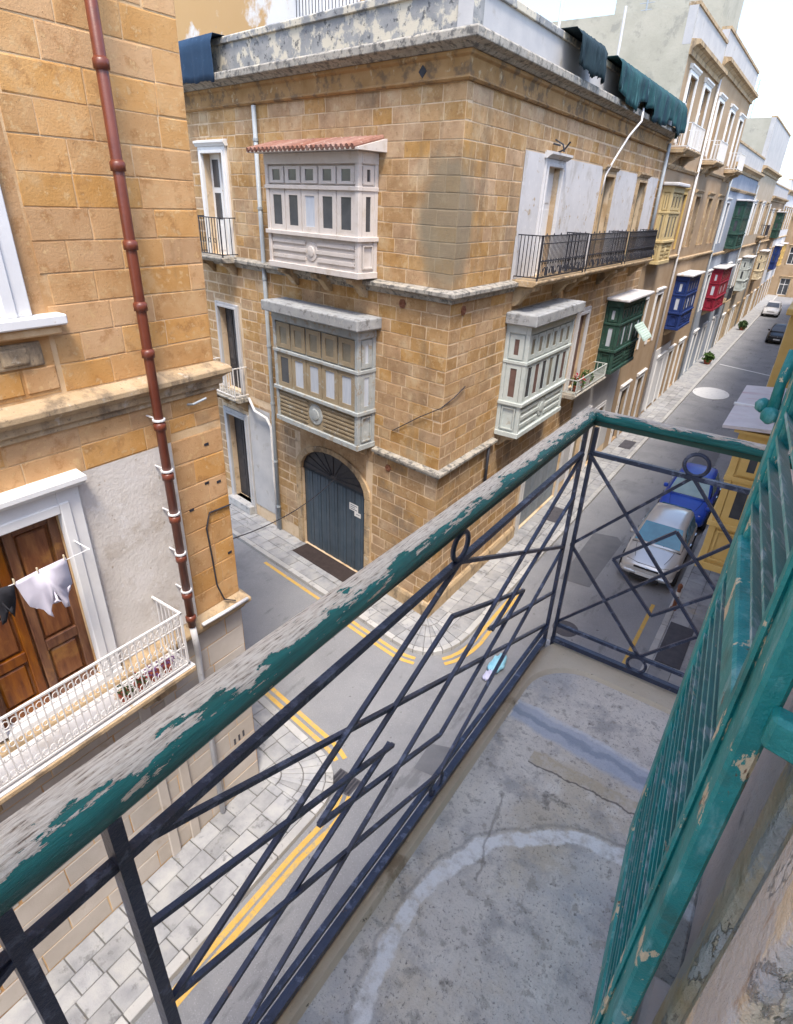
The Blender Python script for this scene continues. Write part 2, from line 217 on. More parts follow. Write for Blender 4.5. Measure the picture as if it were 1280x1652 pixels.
tarp_b = mat('blue_tarpaulin', [(0.012, 0.035, 0.075), (0.02, 0.05, 0.10)], 2, 0.7, 0.2, 20, 0, [((0.07, 0.13, 0.22), 6, 0.6, 0.1, 0.5)])
tarp_d = mat('dark_net_cloth', [(0.007, 0.018, 0.026), (0.016, 0.036, 0.046)], 3, 0.8, 0.3, 30, 0, [((0.08, 0.13, 0.15), 8, 0.6, 0.06, 0.5, (2, 2, .2))])
tarp_t = mat('teal_net_cloth', [(0.008, 0.035, 0.045), (0.02, 0.085, 0.09)], 2.2, 0.8, 0.3, 30, 0, [((0.012, 0.03, 0.05), 3, 0.52, 0.06, 0.8, (2, 2, .2)), ((0.10, 0.24, 0.24), 6, 0.6, 0.05, 0.6, (2, 2, .2))])
grey_side = mat('grey_party_wall', [(0.34, 0.33, 0.27), (0.44, 0.42, 0.35)], 1.0, 0.95, 0.4, 12, 0, [((0.24, 0.24, 0.21), 1.8, 0.55, 0.1, 0.6), ((0.58, 0.52, 0.42), 1.3, 0.66, 0.03, 0.8)])
house_m = {'tan': mat('tan_ashlar', [(0.32, 0.22, 0.13), (0.40, 0.30, 0.20)], 1.0, 0.92, 0.3, 20, 0, [((0.30, 0.21, 0.12), 0.8, 0.58, 0.1, 0.6)]),
 'gold': mat('golden_ashlar', [(0.46, 0.29, 0.12), (0.52, 0.36, 0.17)], 1.0, 0.92, 0.3, 20),
 'blue': mat('pale_blue_render', [(0.24, 0.28, 0.35), (0.33, 0.37, 0.43)], 1.0, 0.9, 0.2, 20),
 'white': mat('whitewash', [(0.56, 0.57, 0.59), (0.64, 0.64, 0.65)], 1.0, 0.9, 0.2, 20),
 'pale': mat('pale_limestone', [(0.40, 0.33, 0.24), (0.48, 0.41, 0.32)], 1.0, 0.9, 0.3, 20, 0, [((0.35, 0.28, 0.2), 1.1, 0.58, 0.1, 0.6)])}
pale_blk = mat('pale_ground_floor_stone', [(0.44, 0.39, 0.34), (0.54, 0.49, 0.44)], 1.6, 0.9, 0.3, 40, 0.15, [((0.36, 0.28, 0.19), 1.8, 0.6, 0.1, 0.6)])
steel_d = mat('dark_steel_plate', [(0.055, 0.055, 0.065), (0.085, 0.08, 0.09)], 6, 0.6, 0.2, 90)
mat_brown = mat('brown_ramp', [(0.030, 0.022, 0.020), (0.05, 0.036, 0.034)], 6, 0.7, 0.2, 60)
terra = mat('pot_clay', [(0.30, 0.075, 0.045), (0.38, 0.11, 0.07)], 8, 0.8, 0.1)
leaf_m = mat('leaf_green', [(0.035, 0.075, 0.022), (0.075, 0.12, 0.04)], 12, 0.7, 0.0, 40, 0.3)
leaf_p = mat('violet_leaf', [(0.16, 0.07, 0.20), (0.26, 0.14, 0.30)], 12, 0.7, 0.0)
petal_m = mat('red_petal', [(0.40, 0.008, 0.02), (0.50, 0.02, 0.035)], 12, 0.6, 0.0)
bag_m = mat('pale_blue_plastic', [(0.20, 0.50, 0.66), (0.34, 0.62, 0.74)], 9, 0.35, 0.2, 30)
bag_w = mat('lilac_plastic', [(0.50, 0.50, 0.68), (0.58, 0.58, 0.74)], 9, 0.35, 0.2, 30)
rust_m = mat('rust', [(0.16, 0.06, 0.03), (0.28, 0.13, 0.08)], 12, 0.8, 0.3)
gal_roof = mat('streaked_roof_sheet', [(0.50, 0.45, 0.45), (0.60, 0.56, 0.55)], 3, 0.7, 0.1, 40, 0, [((0.45, 0.18, 0.18), 2.5, 0.60, 0.1, 0.7, (.3, 3, 1)), ((0.36, 0.35, 0.30), 6, 0.62, 0.06, 0.6, (.3, 3, 1))])
awn_m = mat('pale_green_slats', [(0.42, 0.55, 0.50), (0.55, 0.66, 0.60)], 6, 0.6, 0.1, 40, 0.2)

def handrail_mat():
    mt = bpy.data.materials.new('weathered_handrail'); mt.use_nodes = True
    n = mt.node_tree.nodes; l = mt.node_tree.links; bs = n['Principled BSDF']
    uv = n.new('ShaderNodeUVMap'); uv.uv_map = 'UVMap'
    sep = n.new('ShaderNodeSeparateXYZ'); l.new(uv.outputs[0], sep.inputs[0])
    def noise(sx, sy, sc, det=8):
        mp = n.new('ShaderNodeMapping'); mp.inputs['Scale'].default_value = (sx, sy, 1); l.new(uv.outputs[0], mp.inputs[0])
        t = n.new('ShaderNodeTexNoise'); t.inputs['Scale'].default_value = sc; t.inputs['Detail'].default_value = det; t.inputs['Roughness'].default_value = .68
        l.new(mp.outputs[0], t.inputs[0]); return t.outputs[0]
    grain = n.new('ShaderNodeValToRGB'); e = grain.color_ramp.elements
    e[0].position = .36; e[0].color = (0.16, 0.12, 0.085, 1); e[1].position = .56; e[1].color = (0.80, 0.74, 0.63, 1)
    x = e.new(.43); x.color = (0.58, 0.50, 0.40, 1)
    l.new(noise(3.2, 5.0, 9.0), grain.inputs[0])
    green = n.new('ShaderNodeValToRGB'); g = green.color_ramp.elements
    g[0].position = .3; g[0].color = (0.004, 0.095, 0.082, 1); g[1].position = .66; g[1].color = (0.016, 0.24, 0.23, 1)
    l.new(noise(1, 2, 4), green.inputs[0])
    # paint survives on the lower inner side (v large), chipped away over the top
    nz = n.new('ShaderNodeMath'); nz.operation = 'MULTIPLY_ADD'; nz.inputs[1].default_value = 1.5; nz.inputs[2].default_value = -0.75
    l.new(noise(2.0, 1.1, 5.0), nz.inputs[0])
    sm = n.new('ShaderNodeMath'); sm.operation = 'ADD'; l.new(sep.outputs[1], sm.inputs[0]); l.new(nz.outputs[0], sm.inputs[1])
    mr = n.new('ShaderNodeMapRange'); mr.inputs['From Min'].default_value = .61; mr.inputs['From Max'].default_value = .622; l.new(sm.outputs[0], mr.inputs[0])
    mx = n.new('ShaderNodeMix'); mx.data_type = 'RGBA'; l.new(mr.outputs[0], mx.inputs['Factor']); l.new(grain.outputs[0], mx.inputs['A']); l.new(green.outputs[0], mx.inputs['B'])
    l.new(mx.outputs['Result'], bs.inputs['Base Color'])
    rr = n.new('ShaderNodeMapRange'); rr.inputs['To Min'].default_value = .85; rr.inputs['To Max'].default_value = .20; l.new(mr.outputs[0], rr.inputs[0]); l.new(rr.outputs[0], bs.inputs['Roughness'])
    b = n.new('ShaderNodeBump'); b.inputs['Strength'].default_value = 1.0; b.inputs['Distance'].default_value = .005
    ad = n.new('ShaderNodeMath'); ad.operation = 'ADD'; l.new(mr.outputs[0], ad.inputs[0]); l.new(noise(1.0, 11.0, 14.0), ad.inputs[1])
    l.new(ad.outputs[0], b.inputs['Height']); l.new(b.outputs[0], bs.inputs['Normal'])
    return mt
rail_wood = handrail_mat()

# ------------------------------------------------------------------ builders
class Frame:
    def __init__(s, o, u, n): s.o = Vector(o); s.u = Vector(u).normalized(); s.n = Vector(n).normalized()
    def p(s, a, d, z): return s.o + s.u*a + s.n*d + Vector((0, 0, z))
PHI = -0.155975
C = Vector((-6.2, 11.06, 0)); C2 = Vector((-6.2, 4.93, 0))
us = Vector((-math.cos(PHI), -math.sin(PHI), 0)); ns = Vector((math.sin(PHI), -math.cos(PHI), 0))
FS = Frame(C, us, ns)                       # corner house, side-street face; s runs to the left
FM = Frame(C, (0, 1, 0), (1, 0, 0))         # corner house and its row, main-street face
FL = Frame((-6.2, 0, 0), (0, 1, 0), (1, 0, 0))   # house across the street on the left
FN = Frame(C2, us, -ns)                     # its side-street face
XW = 0.22
FR = Frame((XW, 0, 0), (0, 1, 0), (-1, 0, 0))    # our own side of the street
FW = Frame((0, 0, 0), (1, 0, 0), (0, 1, 0))      # plain x, y, z

class MB:
    def __init__(s): s.v = []; s.f = []; s.uv = None
    def add(s, vs, fs):
        k = len(s.v); s.v += [Vector(x) for x in vs]; s.f += [tuple(i+k for i in f) for f in fs]; return s
    def quad(s, a, b, c, d): return s.add([a, b, c, d], [(0, 1, 2, 3)])
    def hexa(s, p): return s.add(p, [(0, 3, 2, 1), (4, 5, 6, 7), (0, 1, 5, 4), (1, 2, 6, 5), (2, 3, 7, 6), (3, 0, 4, 7)])
    def box(s, F, a0, a1, d0, d1, z0, z1):
        return s.hexa([F.p(a0, d0, z0), F.p(a1, d0, z0), F.p(a1, d1, z0), F.p(a0, d1, z0), F.p(a0, d0, z1), F.p(a1, d0, z1), F.p(a1, d1, z1), F.p(a0, d1, z1)])
    def prism(s, pts, vec):
        n = len(pts); v = [Vector(p) for p in pts]; vec = Vector(vec)
        return s.add(v+[p+vec for p in v], [tuple(range(n))[::-1], tuple(range(n, 2*n))]+[(i, (i+1) % n, (i+1) % n+n, i+n) for i in range(n)])
    def tube(s, pts, r, n=8, closed=False, caps=True):
        pts = [Vector(p) for p in pts]; k = len(pts); rings = []
        rr = r if isinstance(r, (list, tuple)) else [r]*k
        up = None
        for i, p in enumerate(pts):
            a = pts[(i-1) % k] if (closed or i > 0) else p; b = pts[(i+1) % k] if (closed or i < k-1) else p
            t = (b-a).normalized()
            if up is None:
                up = Vector((0, 0, 1)) if abs(t.z) < .9 else Vector((1, 0, 0))
            x = t.cross(up).normalized(); up = x.cross(t).normalized()
            rings.append([p + (x*math.cos(2*math.pi*j/n) + up*math.sin(2*math.pi*j/n))*rr[i] for j in range(n)])
        vs = [q for g in rings for q in g]; fs = []
        for i in range(k if closed else k-1):
            i2 = (i+1) % k
            fs += [(i*n+j, i*n+(j+1) % n, i2*n+(j+1) % n, i2*n+j) for j in range(n)]
        if caps and not closed: fs += [tuple(range(n))[::-1], tuple((k-1)*n+j for j in range(n))]
        return s.add(vs, fs)
    def lathe(s, c, prof, n=14, axis='z'):
        c = Vector(c); vs = []; k = len(prof)
        for r, h in prof:
            for j in range(n):
                a = 2*math.pi*j/n
                vs.append(c + (Vector((r*math.cos(a), r*math.sin(a), h)) if axis == 'z' else Vector((h, r*math.cos(a), r*math.sin(a)))))
        fs = [(i*n+j, i*n+(j+1) % n, (i+1)*n+(j+1) % n, (i+1)*n+j) for i in range(k-1) for j in range(n)]
        fs += [tuple(range(n))[::-1], tuple((k-1)*n+j for j in range(n))]
        return s.add(vs, fs)

ORIG = {}
def finish(o, parent, label=None, cat=None, group=None, kind=None):
    COL.objects.link(o)
    if parent is not None: o.parent = parent
    for k, v in (('label', label), ('category', cat), ('group', group), ('kind', kind)):
        if v: o[k] = v
    return o
def thing(name, loc, label, cat, group=None):
    o = bpy.data.objects.new(name, None); o.location = loc; o.empty_display_size = .3
    ORIG[o.name] = Vector(loc); return finish(o, None, label, cat, group)
def origin_of(parent): return ORIG.get(parent.name, Vector()) if parent else Vector()
def obj(name, mb, mt, parent=None, bevel=0.0, smooth=False, seg=1, recalc=True, **kw):
    if parent is not None: O = origin_of(parent)
    else:
        xs = [v.x for v in mb.v]; ys = [v.y for v in mb.v]
        O = Vector(((min(xs)+max(xs))/2, (min(ys)+max(ys))/2, min(v.z for v in mb.v)))
    me = bpy.data.meshes.new(name); me.from_pydata([v-O for v in mb.v], [], mb.f)
    if mb.uv:
        ul = me.uv_layers.new(name='UVMap'); k = 0
        for p in me.polygons:
            for li in p.loop_indices: ul.data[li].uv = mb.uv[k]; k += 1
    if recalc:
        b = bmesh.new(); b.from_mesh(me); bmesh.ops.recalc_face_normals(b, faces=b.faces); b.to_mesh(me); b.free()
    if smooth:
        for p in me.polygons: p.use_smooth = True
    me.materials.append(mt)
    o = bpy.data.objects.new(name, me)
    if parent is None: o.location = O
    ORIG[o.name] = O
    if bevel > 0:
        md = o.modifiers.new('bevel', 'BEVEL'); md.width = bevel; md.segments = seg; md.limit_method = 'ANGLE'; md.angle_limit = math.radians(40)
    return finish(o, parent, **kw)
_unit = {}
def unit_bar(sides):
    if sides in _unit: return _unit[sides]
    a0 = math.pi/sides
    vs = [(math.cos(a0+2*math.pi*j/sides)*(.7071 if sides == 4 else .5), math.sin(a0+2*math.pi*j/sides)*(.7071 if sides == 4 else .5), z) for z in (0, 1) for j in range(sides)]
    fs = [(j, (j+1) % sides, (j+1) % sides+sides, j+sides) for j in range(sides)]+[tuple(range(sides))[::-1], tuple(range(sides, 2*sides))]
    me = bpy.data.meshes.new('bar_%d' % sides); me.from_pydata(vs, [], fs); _unit[sides] = me
    return me
def bar(name, p, q, w, parent, mt, sides=4, w2=None, facing=None, **kw):
    """a straight bar from p to q sharing one mesh; facing = direction of its w2 side"""
    key = (sides, mt.name)
    if key not in _unit:
        me = unit_bar(sides).copy(); me.materials.append(mt); _unit[key] = me
    o = bpy.data.objects.new(name, _unit[key]); p = Vector(p); q = Vector(q); z = (q-p)
    L = z.length; z.normalize()
    fx = Vector(facing) if facing is not None else (Vector((0, 0, 1)) if abs(z.z) < .95 else Vector((1, 0, 0)))
    y = (fx - z*fx.dot(z)).normalized(); x = y.cross(z)
    M = Matrix((x*w, y*(w2 or w), z*L)).transposed().to_4x4(); M.translation = p - origin_of(parent)
    o.matrix_local = M; o.parent = parent
    COL.objects.link(o); o.matrix_local = M
    for k, v in kw.items(): o[k] = v
    return o
_blocks = {}
def block_meshes(mt):
    if mt.name in _blocks: return _blocks[mt.name]
    out = []; g = random.Random(3)
    for k in range(6):
        j = lambda a: g.uniform(-a, a)
        back = [(-.5, -.5), (.5, -.5), (.5, .5), (-.5, .5)]
        vs = [(x, -1, z) for x, z in back]
        vs += [(x*.995+j(.006), -.10+j(.05), z*.985+j(.012)) for x, z in back]
        vs += [(x*.975+j(.012), j(.02), z*.945+j(.03)) for x, z in back]
        fs = [(8, 9, 10, 11)]
        for i in range(4):
            i2 = (i+1) % 4; fs += [(i, i2, i2+4, i+4), (i+4, i2+4, i2+8, i+8)]
        me = bpy.data.meshes.new('block_%d' % k); me.from_pydata(vs, [], fs); me.materials.append(mt)
        b = bmesh.new(); b.from_mesh(me); bmesh.ops.recalc_face_normals(b, faces=b.faces)
        # an open back: make the front face point outwards (+y)
        ff = max(b.faces, key=lambda f: f.calc_center_median().y)
        if ff.normal.y < 0: bmesh.ops.reverse_faces(b, faces=b.faces)
        b.to_mesh(me); b.free(); out.append(me)
    _blocks[mt.name] = out; return out
def lay_courses(s0, s1, z0, z1, h, wmin, wmax, holes, g, joint=0.016):
    rects = []; n = max(1, round((z1-z0)/h)); h = (z1-z0)/n
    for r in range(n):
        a, b = z0+r*h, z0+(r+1)*h
        pieces = []; s = s0 - g.uniform(0, wmin*.6)
        cuts = [s0]
        while s < s1:
            s += g.uniform(wmin, wmax)
            if s - cuts[-1] > wmin*.45 and s < s1-wmin*.4: cuts.append(s)
        cuts.append(s1)
        for i in range(len(cuts)-1):
            todo = [(cuts[i], cuts[i+1], a, b)]
            for (h0, h1, y0, y1) in holes:
                nxt = []
                for (p, q, c, d) in todo:
                    if q <= h0 or p >= h1 or d <= y0 or c >= y1: nxt.append((p, q, c, d)); continue
                    if p < h0: nxt.append((p, h0, c, d))
                    if q > h1: nxt.append((h1, q, c, d))
                    m0, m1 = max(p, h0), min(q, h1)
                    if c < y0: nxt.append((m0, m1, c, y0))
                    if d > y1: nxt.append((m0, m1, y1, d))
                todo = nxt
            pieces += todo
        for (p, q, c, d) in pieces:
            if q-p > .07 and d-c > .06: rects.append((p+joint/2, q-joint/2, c+joint/2, d-joint/2))
    return rects
def emit_blocks(items, parent, limit, name='stone_block', g=rng):
    """items: (frame, rect, proud, material); the largest in the picture become parts, the rest one stuff mesh per material"""
    def area(it):
        F, (a, b, c, d), pr, mt = it
        ps = [project(F.p(x, pr, z)) for x, z in ((a, c), (b, c), (b, d), (a, d))]
        if any(p is None for p in ps): return 0
        A = abs(sum(ps[i][0]*ps[(i+1) % 4][1]-ps[(i+1) % 4][0]*ps[i][1] for i in range(4)))/2
        cx = sum(p[0] for p in ps)/4; cy = sum(p[1] for p in ps)/4
        return A if (-30 < cx < 1310 and -30 < cy < 1680) else 0
    items = sorted(items, key=area, reverse=True)
    O = origin_of(parent); rest = {}
    for k, it in enumerate(items):
        F, (a, b, c, d), pr, mt = it
        if k < limit and area(it) > 60:
            me = g.choice(block_meshes(mt)); o = bpy.data.objects.new(name, me)
            M = Matrix((F.u*(b-a), F.n*.05, Vector((0, 0, d-c)))).transposed().to_4x4()
            M.translation = F.p((a+b)/2, pr+g.uniform(-.0005, .003), (c+d)/2) - O
            o.parent = parent; COL.objects.link(o); o.matrix_local = M
        else: rest.setdefault(mt.name, []).append(it)
    for mn, its in rest.items():
        vs, fs, rv = [], [], []
        for (F, (a, b, c, d), pr, mt) in its:
            k = len(vs); x = (b-a)*.03; y = (d-c)*.06
            vs += [F.p(a, pr-.05, c), F.p(b, pr-.05, c), F.p(b, pr-.05, d), F.p(a, pr-.05, d), F.p(a+x, pr, c+y), F.p(b-x, pr, c+y), F.p(b-x, pr, d-y), F.p(a+x, pr, d-y)]
            fs += [(k+4, k+5, k+6, k+7)]+[(k+i, k+(i+1) % 4, k+(i+1) % 4+4, k+i+4) for i in range(4)]; rv += [g.random()]*5
        me = bpy.data.meshes.new('stone_blocks'); me.from_pydata([v-O for v in vs], [], fs); me.materials.append(MATS[mn])
        at = me.attributes.new('rnd', 'FLOAT', 'FACE')
        for i, v in enumerate(rv): at.data[i].value = v
        bm = bmesh.new(); bm.from_mesh(me); bmesh.ops.recalc_face_normals(bm, faces=bm.faces); bm.to_mesh(me); bm.free()
        o = bpy.data.objects.new('small_stone_blocks', me); finish(o, parent, kind='stuff')
def wall_mesh(F, s0, s1, z0, z1, holes, d=-.005, depth=.28, reveal=True):
    mb = MB()
    cs = sorted({s0, s1, *[x for h in holes for x in h[:2] if s0 < x < s1]}); cz = sorted({z0, z1, *[x for h in holes for x in h[2:4] if z0 < x < z1]})
    for i in range(len(cs)-1):
        for j in range(len(cz)-1):
            m, n = (cs[i]+cs[i+1])/2, (cz[j]+cz[j+1])/2
            if any(h[0] < m < h[1] and h[2] < n < h[3] for h in holes): continue
            mb.quad(F.p(cs[i], d, cz[j]), F.p(cs[i+1], d, cz[j]), F.p(cs[i+1], d, cz[j+1]), F.p(cs[i], d, cz[j+1]))
    for h in (holes if reveal else ()):
        a, b, c, e = h[:4]; q = -depth
        mb.quad(F.p(a, d, c), F.p(a, q, c), F.p(a, q, e), F.p(a, d, e)); mb.quad(F.p(b, d, c), F.p(b, q, c), F.p(b, q, e), F.p(b, d, e))
        mb.quad(F.p(a, d, e), F.p(b, d, e), F.p(b, q, e), F.p(a, q, e)); mb.quad(F.p(a, d, c), F.p(b, d, c), F.p(b, q, c), F.p(a, q, c))
        mb.quad(F.p(a, q, c), F.p(b, q, c), F.p(b, q, e), F.p(a, q, e))
    return mb
def moulding(F, s0, s1, prof):
    """prof: list of (d, z) outline swept along s"""
    return MB().prism([F.p(s0, d, z) for d, z in prof], F.u*(s1-s0))
def corner_moulding(prof, sS, sM):
    """a profile mitred round the corner house's corner: up the side street to sS and along the main street to sM"""
    mb = MB(); k = len(prof); vs = []
    # mitre direction at the corner
    cosa = ns.dot(Vector((1, 0, 0))); mit = (ns + Vector((1, 0, 0))) / (1+cosa)
    for q in range(3):
        for d, z in prof:
            if q == 0: vs.append(FS.p(sS, d, z))
            elif q == 1: vs.append(C + mit*d + Vector((0, 0, z)))
            else: vs.append(FM.p(sM, d, z))
    fs = [(q*k+i, q*k+(i+1) % k, (q+1)*k+(i+1) % k, (q+1)*k+i) for q in range(2) for i in range(k)]
    fs += [tuple(range(k)), tuple(range(2*k, 3*k))]
    return mb.add(vs, fs)

def casement(F, a, b, d, z0, z1, fr, mt, gl, parent, pane_d=None, name='casement'):
    """a sash: frame of four bars with its pane as sub-part"""
    mb = MB(); fz_ = min(fr, (z1-z0)*.17)
    mb.box(F, a, b, d-.03, d, z0, z0+fz_).box(F, a, b, d-.03, d, z1-fz_, z1).box(F, a, a+fr, d-.03, d, z0+fz_, z1-fz_).box(F, b-fr, b, d-.03, d, z0+fz_, z1-fz_)
    obj(name, mb, mt, parent)
    obj('pane', MB().box(F, a+fr, b-fr, d-.03, d-.018, z0+fz_, z1-fz_), gl, parent)

def enclosed_balcony(house, F, s0, s1, d, z0, z1, sill, mid, n, mt, gl, roof=None, side_s0=True, side_s1=True, front=None, gl_up=None, panel='lines', roof_mt=None, over=.14):
    """wooden box balcony: body with posts and rails, sashes, panels, roof slab"""
    g = random.Random(int(s0*100+z0*10)); front = front or mt
    body = MB(); p = .11
    body.box(F, s0+.04, s1-.04, .0, d-.07, z0+.02, z1-.02)                   # inner volume
    for s in (s0, s1-p): body.box(F, s, s+p, d-p, d, z0, z1)                  # corner posts
    for s in (s0, s1-.05): body.box(F, s, s+.05, 0, .10, z0, z1)              # wall posts
    for a, b, e in ((z0, z0+.13, .025), (sill-.05, sill+.04, .045), (mid-.05, mid+.03, .02), (z1-.22, z1, .01)):
        body.box(F, s0-e, s1+e, d-.10, d+e, a, b)
        body.box(F, s0-e, s0+.06, .002, d-.10, a, b); body.box(F, s1-.06, s1+e, .002, d-.10, a, b)
    o = obj('enclosed_balcony', body, mt, house, bevel=.008)
    w = (s1-s0-2*p)/n
    for i in range(n):
        a = s0+p+i*w; b = a+w
        casement(F, a+.015, b-.015, d-.02, sill+.04, mid-.05, w*.20, front, gl if not isinstance(gl, list) else gl[i % len(gl)], o)
        casement(F, a+.03, b-.03, d-.02, mid+.07, z1-.26, w*.21, front, gl_up or (gl if not isinstance(gl, list) else gl[0]), o)
    for flag, FF in ((side_s0, Frame(F.p(s0, 0, 0), F.n, -F.u)), (side_s1, Frame(F.p(s1, 0, 0), F.n, F.u))):
        if not flag: continue
        casement(FF, .11, d-p-.01, -.005, sill+.04, mid-.05, (d-.2)*.27, mt, gl if not isinstance(gl, list) else gl[1 % len(gl)], o)
        casement(FF, .13, d-p-.03, -.005, mid+.07, z1-.26, (d-.2)*.28, mt, gl if not isinstance(gl, list) else gl[1 % len(gl)], o)
        pm = MB(); a, b, c, e = .13, d-p-.03, z0+.2, sill-.12
        for q in ((a, b, c, c+.03), (a, b, e-.03, e), (a, a+.03, c+.03, e-.03), (b-.03, b, c+.03, e-.03)): pm.box(FF, q[0], q[1], -.03, .008, q[2], q[3])
        obj('side_panel', pm, mt, o)
    a, b, c, e = s0+p+.03, s1-p-.03, z0+.19, sill-.10; cm = (a+b)/2
    sheet = MB().box(F, s0+p, s1-p, d-.09, d-.045, z0+.13, sill-.05); obj('apron_panel', sheet, front, o)
    rosz = (c+e)/2; rr = (e-c)*.42
    ros = MB().lathe(Vector((0, 0, 0)), [(rr, 0), (rr*.95, .02), (rr*.6, .025), (rr*.5, .045), (rr*.15, .055)], 16)
    ros.v = [F.p(cm, d-.045, rosz) + F.u*v.x + Vector((0, 0, v.y)) + F.n*v.z for v in ros.v]; obj('rosette', ros, mt, o)
    rows = 4 if panel == 'lines' else 3 if panel == 'frame' else 6
    for i in range(rows):
        z = c+(e-c)*(i+.5)/rows; t = (e-c)/rows*.22; k = rr*1.25 - rr*.45*abs(math.sin(math.pi*(i+.5)/rows)) if panel != 'fine' else rr*1.15
        obj('moulding_strip', MB().box(F, a, cm-k, d-.047, d-.012, z-t, z+t), front, o); obj('moulding_strip', MB().box(F, cm+k, b, d-.047, d-.012, z-t, z+t), front, o)
    if roof:
        obj('roof_slab', MB().box(F, s0-over, s1+over, 0, d+over+.02, z1, z1+roof), roof_mt or roof_g, o, bevel=.03, seg=2)
    return o
def corbel(house, F, s, w, d, z, h, mt, name='corbel'):
    pts = [(0, z-h), (0, z), (d, z), (d, z-h*.18), (d*.85, z-h*.25), (d*.6, z-h*.35), (d*.42, z-h*.62), (d*.30, z-h*.78), (d*.18, z-h*.95)]
    return obj(name, MB().prism([F.p(s, a, b) for a, b in pts], F.u*w), mt, house, bevel=.01)
def surround(house, F, a, b, z0, z1, w, mt, proud=.06, hood=0, name='door_surround', base=0):
    mb = MB(); mb.box(F, a-w, a, -.02, proud, z0-base, z1+w).box(F, b, b+w, -.02, proud, z0-base, z1+w).box(F, a, b, -.02, proud, z1, z1+w)
    mb.box(F, a-w*.45, a-.001, proud-.01, proud+.025, z0-base, z1+w*.45).box(F, b+.001, b+w*.45, proud-.01, proud+.025, z0-base, z1+w*.45).box(F, a, b, proud-.01, proud+.025, z1+.001, z1+w*.45)
    o = obj(name, mb, mt, house, bevel=.01)
    if hood:
        obj('hood', MB().prism([F.p(a-w-.06, x, z) for x, z in ((-.01, z1+w+.001), (proud+.02, z1+w+.001), (proud+hood*.6, z1+w+.05), (proud+hood, z1+w+.08), (proud+hood, z1+w+.13), (-.01, z1+w+.16))], F.u*(b-a+2*w+.12)), mt, o)
    return o
def door_leaves(house, F, a, b, z0, z1, d, mt, panels=3, name='door', glassy=None):
    o = obj(name, MB().box(F, a, b, d-.05, d, z0, z1), mt, house)
    m = (a+b)/2
    for l0, l1 in ((a+.03, m-.02), (m+.02, b-.03)):
        for i in range(panels):
            y0 = z0+.08+(z1-z0-.1)*i/panels; y1 = z0+(z1-z0-.1)*(i+1)/panels
            w = min(.09, (l1-l0)*.18)
            if glassy and i > 0: obj('pane', MB().box(F, l0+w, l1-w, d, d+.006, y0+.03, y1-.03), glassy, o)
            else: obj('door_panel', MB().box(F, l0+w, l1-w, d-.001, d+.016, y0+.03, y1-.03), mt, o, bevel=.012)
    obj('meeting_stile', MB().box(F, m-.03, m+.03, d, d+.022, z0, z1), mt, o)
    return o
def iron_balcony(house, F, s0, s1, d, zf, h, mt, slab_mt, spacing=.12, w=.016, scroll=True, slab=.14, name='balcony_railing', side=(True, True)):
    sl = obj('balcony_slab', MB().prism([F.p(s0-.06, x, z) for x, z in ((0, zf-slab), (d-.08, zf-slab), (d, zf-slab*.6), (d+.05, zf-slab*.35), (d+.05, zf), (0, zf))], F.u*(s1-s0+.12)), slab_mt, house, bevel=.01)
    mb = MB(); t = .03
    for z in (zf+.06, zf+h-.02): 
        mb.box(F, s0, s1, d-t, d, z, z+.025)
        for f, s in ((side[0], s0), (side[1], s1-t)):
            if f: mb.box(F, s, s+t, 0, d-t, z, z+.025)
    for s in (s0, s1-t): mb.box(F, s, s+t, d-t, d, zf, zf+h)
    r = obj(name, mb, mt, house)
    n = max(2, int((s1-s0)/spacing))
    for i in range(1, n):
        s = s0+(s1-s0)*i/n; bar('bar', F.p(s, d-t/2, zf+.06), F.p(s, d-t/2, zf+h-.02), w, r, mt)
        if scroll and i % 2 == 0:
            ring = MB().tube([F.p(s+.5*spacing+.32*spacing*math.cos(q*math.pi/4), d-t/2, zf+h*.42+.5*spacing*math.sin(q*math.pi/4)) for q in range(8)], w*.45, 4, closed=True); obj('scroll', ring, mt, r)
    k = max(2, int(d/spacing))
    for f, s in ((side[0], s0+t/2), (side[1], s1-t/2)):
        if f:
            for i in range(1, k): bar('bar', F.p(s, d*i/k, zf+.06), F.p(s, d*i/k, zf+h-.02), w, r, mt)
    return r

# ------------------------------------------------------------------ ground, road, pavements
obj('ground', MB().quad((-600, -400, -.02), (600, -400, -.02), (600, 900, -.02), (-600, 900, -.02)), ground_m, kind='structure')
rd = MB().quad((-6.5, -30, -.008), (.5, -30, -.008), (.5, 160, -.008), (-6.5, 160, -.008))
obj('road', rd, asphalt, kind='structure')
sr = MB().quad(FS.p(-1.5, 7.2, -.004), FS.p(40, 7.2, -.004), FS.p(40, -.3, -.004), FS.p(-1.5, -.3, -.004))
obj('side_road', sr, asphalt, kind='structure')
KH = .12
def bez_arc(p0, pc, p1, n):
    return [p0*(1-t)**2 + pc*2*t*(1-t) + p1*t*t for t in [i/n for i in range(n+1)]]
def pave_piece(q, parent, name, mt, z0, z1, gap=.008):
    c = sum(q, Vector())/len(q)
    pts = [p + (c-p).normalized()*gap*1.3 for p in q]
    dz = rng.uniform(-.006, .006)
    return obj(name, MB().prism([Vector((p.x, p.y, z0)) for p in pts], (0, 0, z1-z0+dz)), mt, parent, bevel=.009)
def pavement(name, strips, base_poly):
    """strips: lists of (inner edge polyline, outer edge polyline, rows, kerb) laid with separate stones"""
    base = obj(name, MB().prism([Vector((p.x, p.y, 0)) for p in base_poly], (0, 0, KH-.02)), joint_m, kind='structure')
    return base
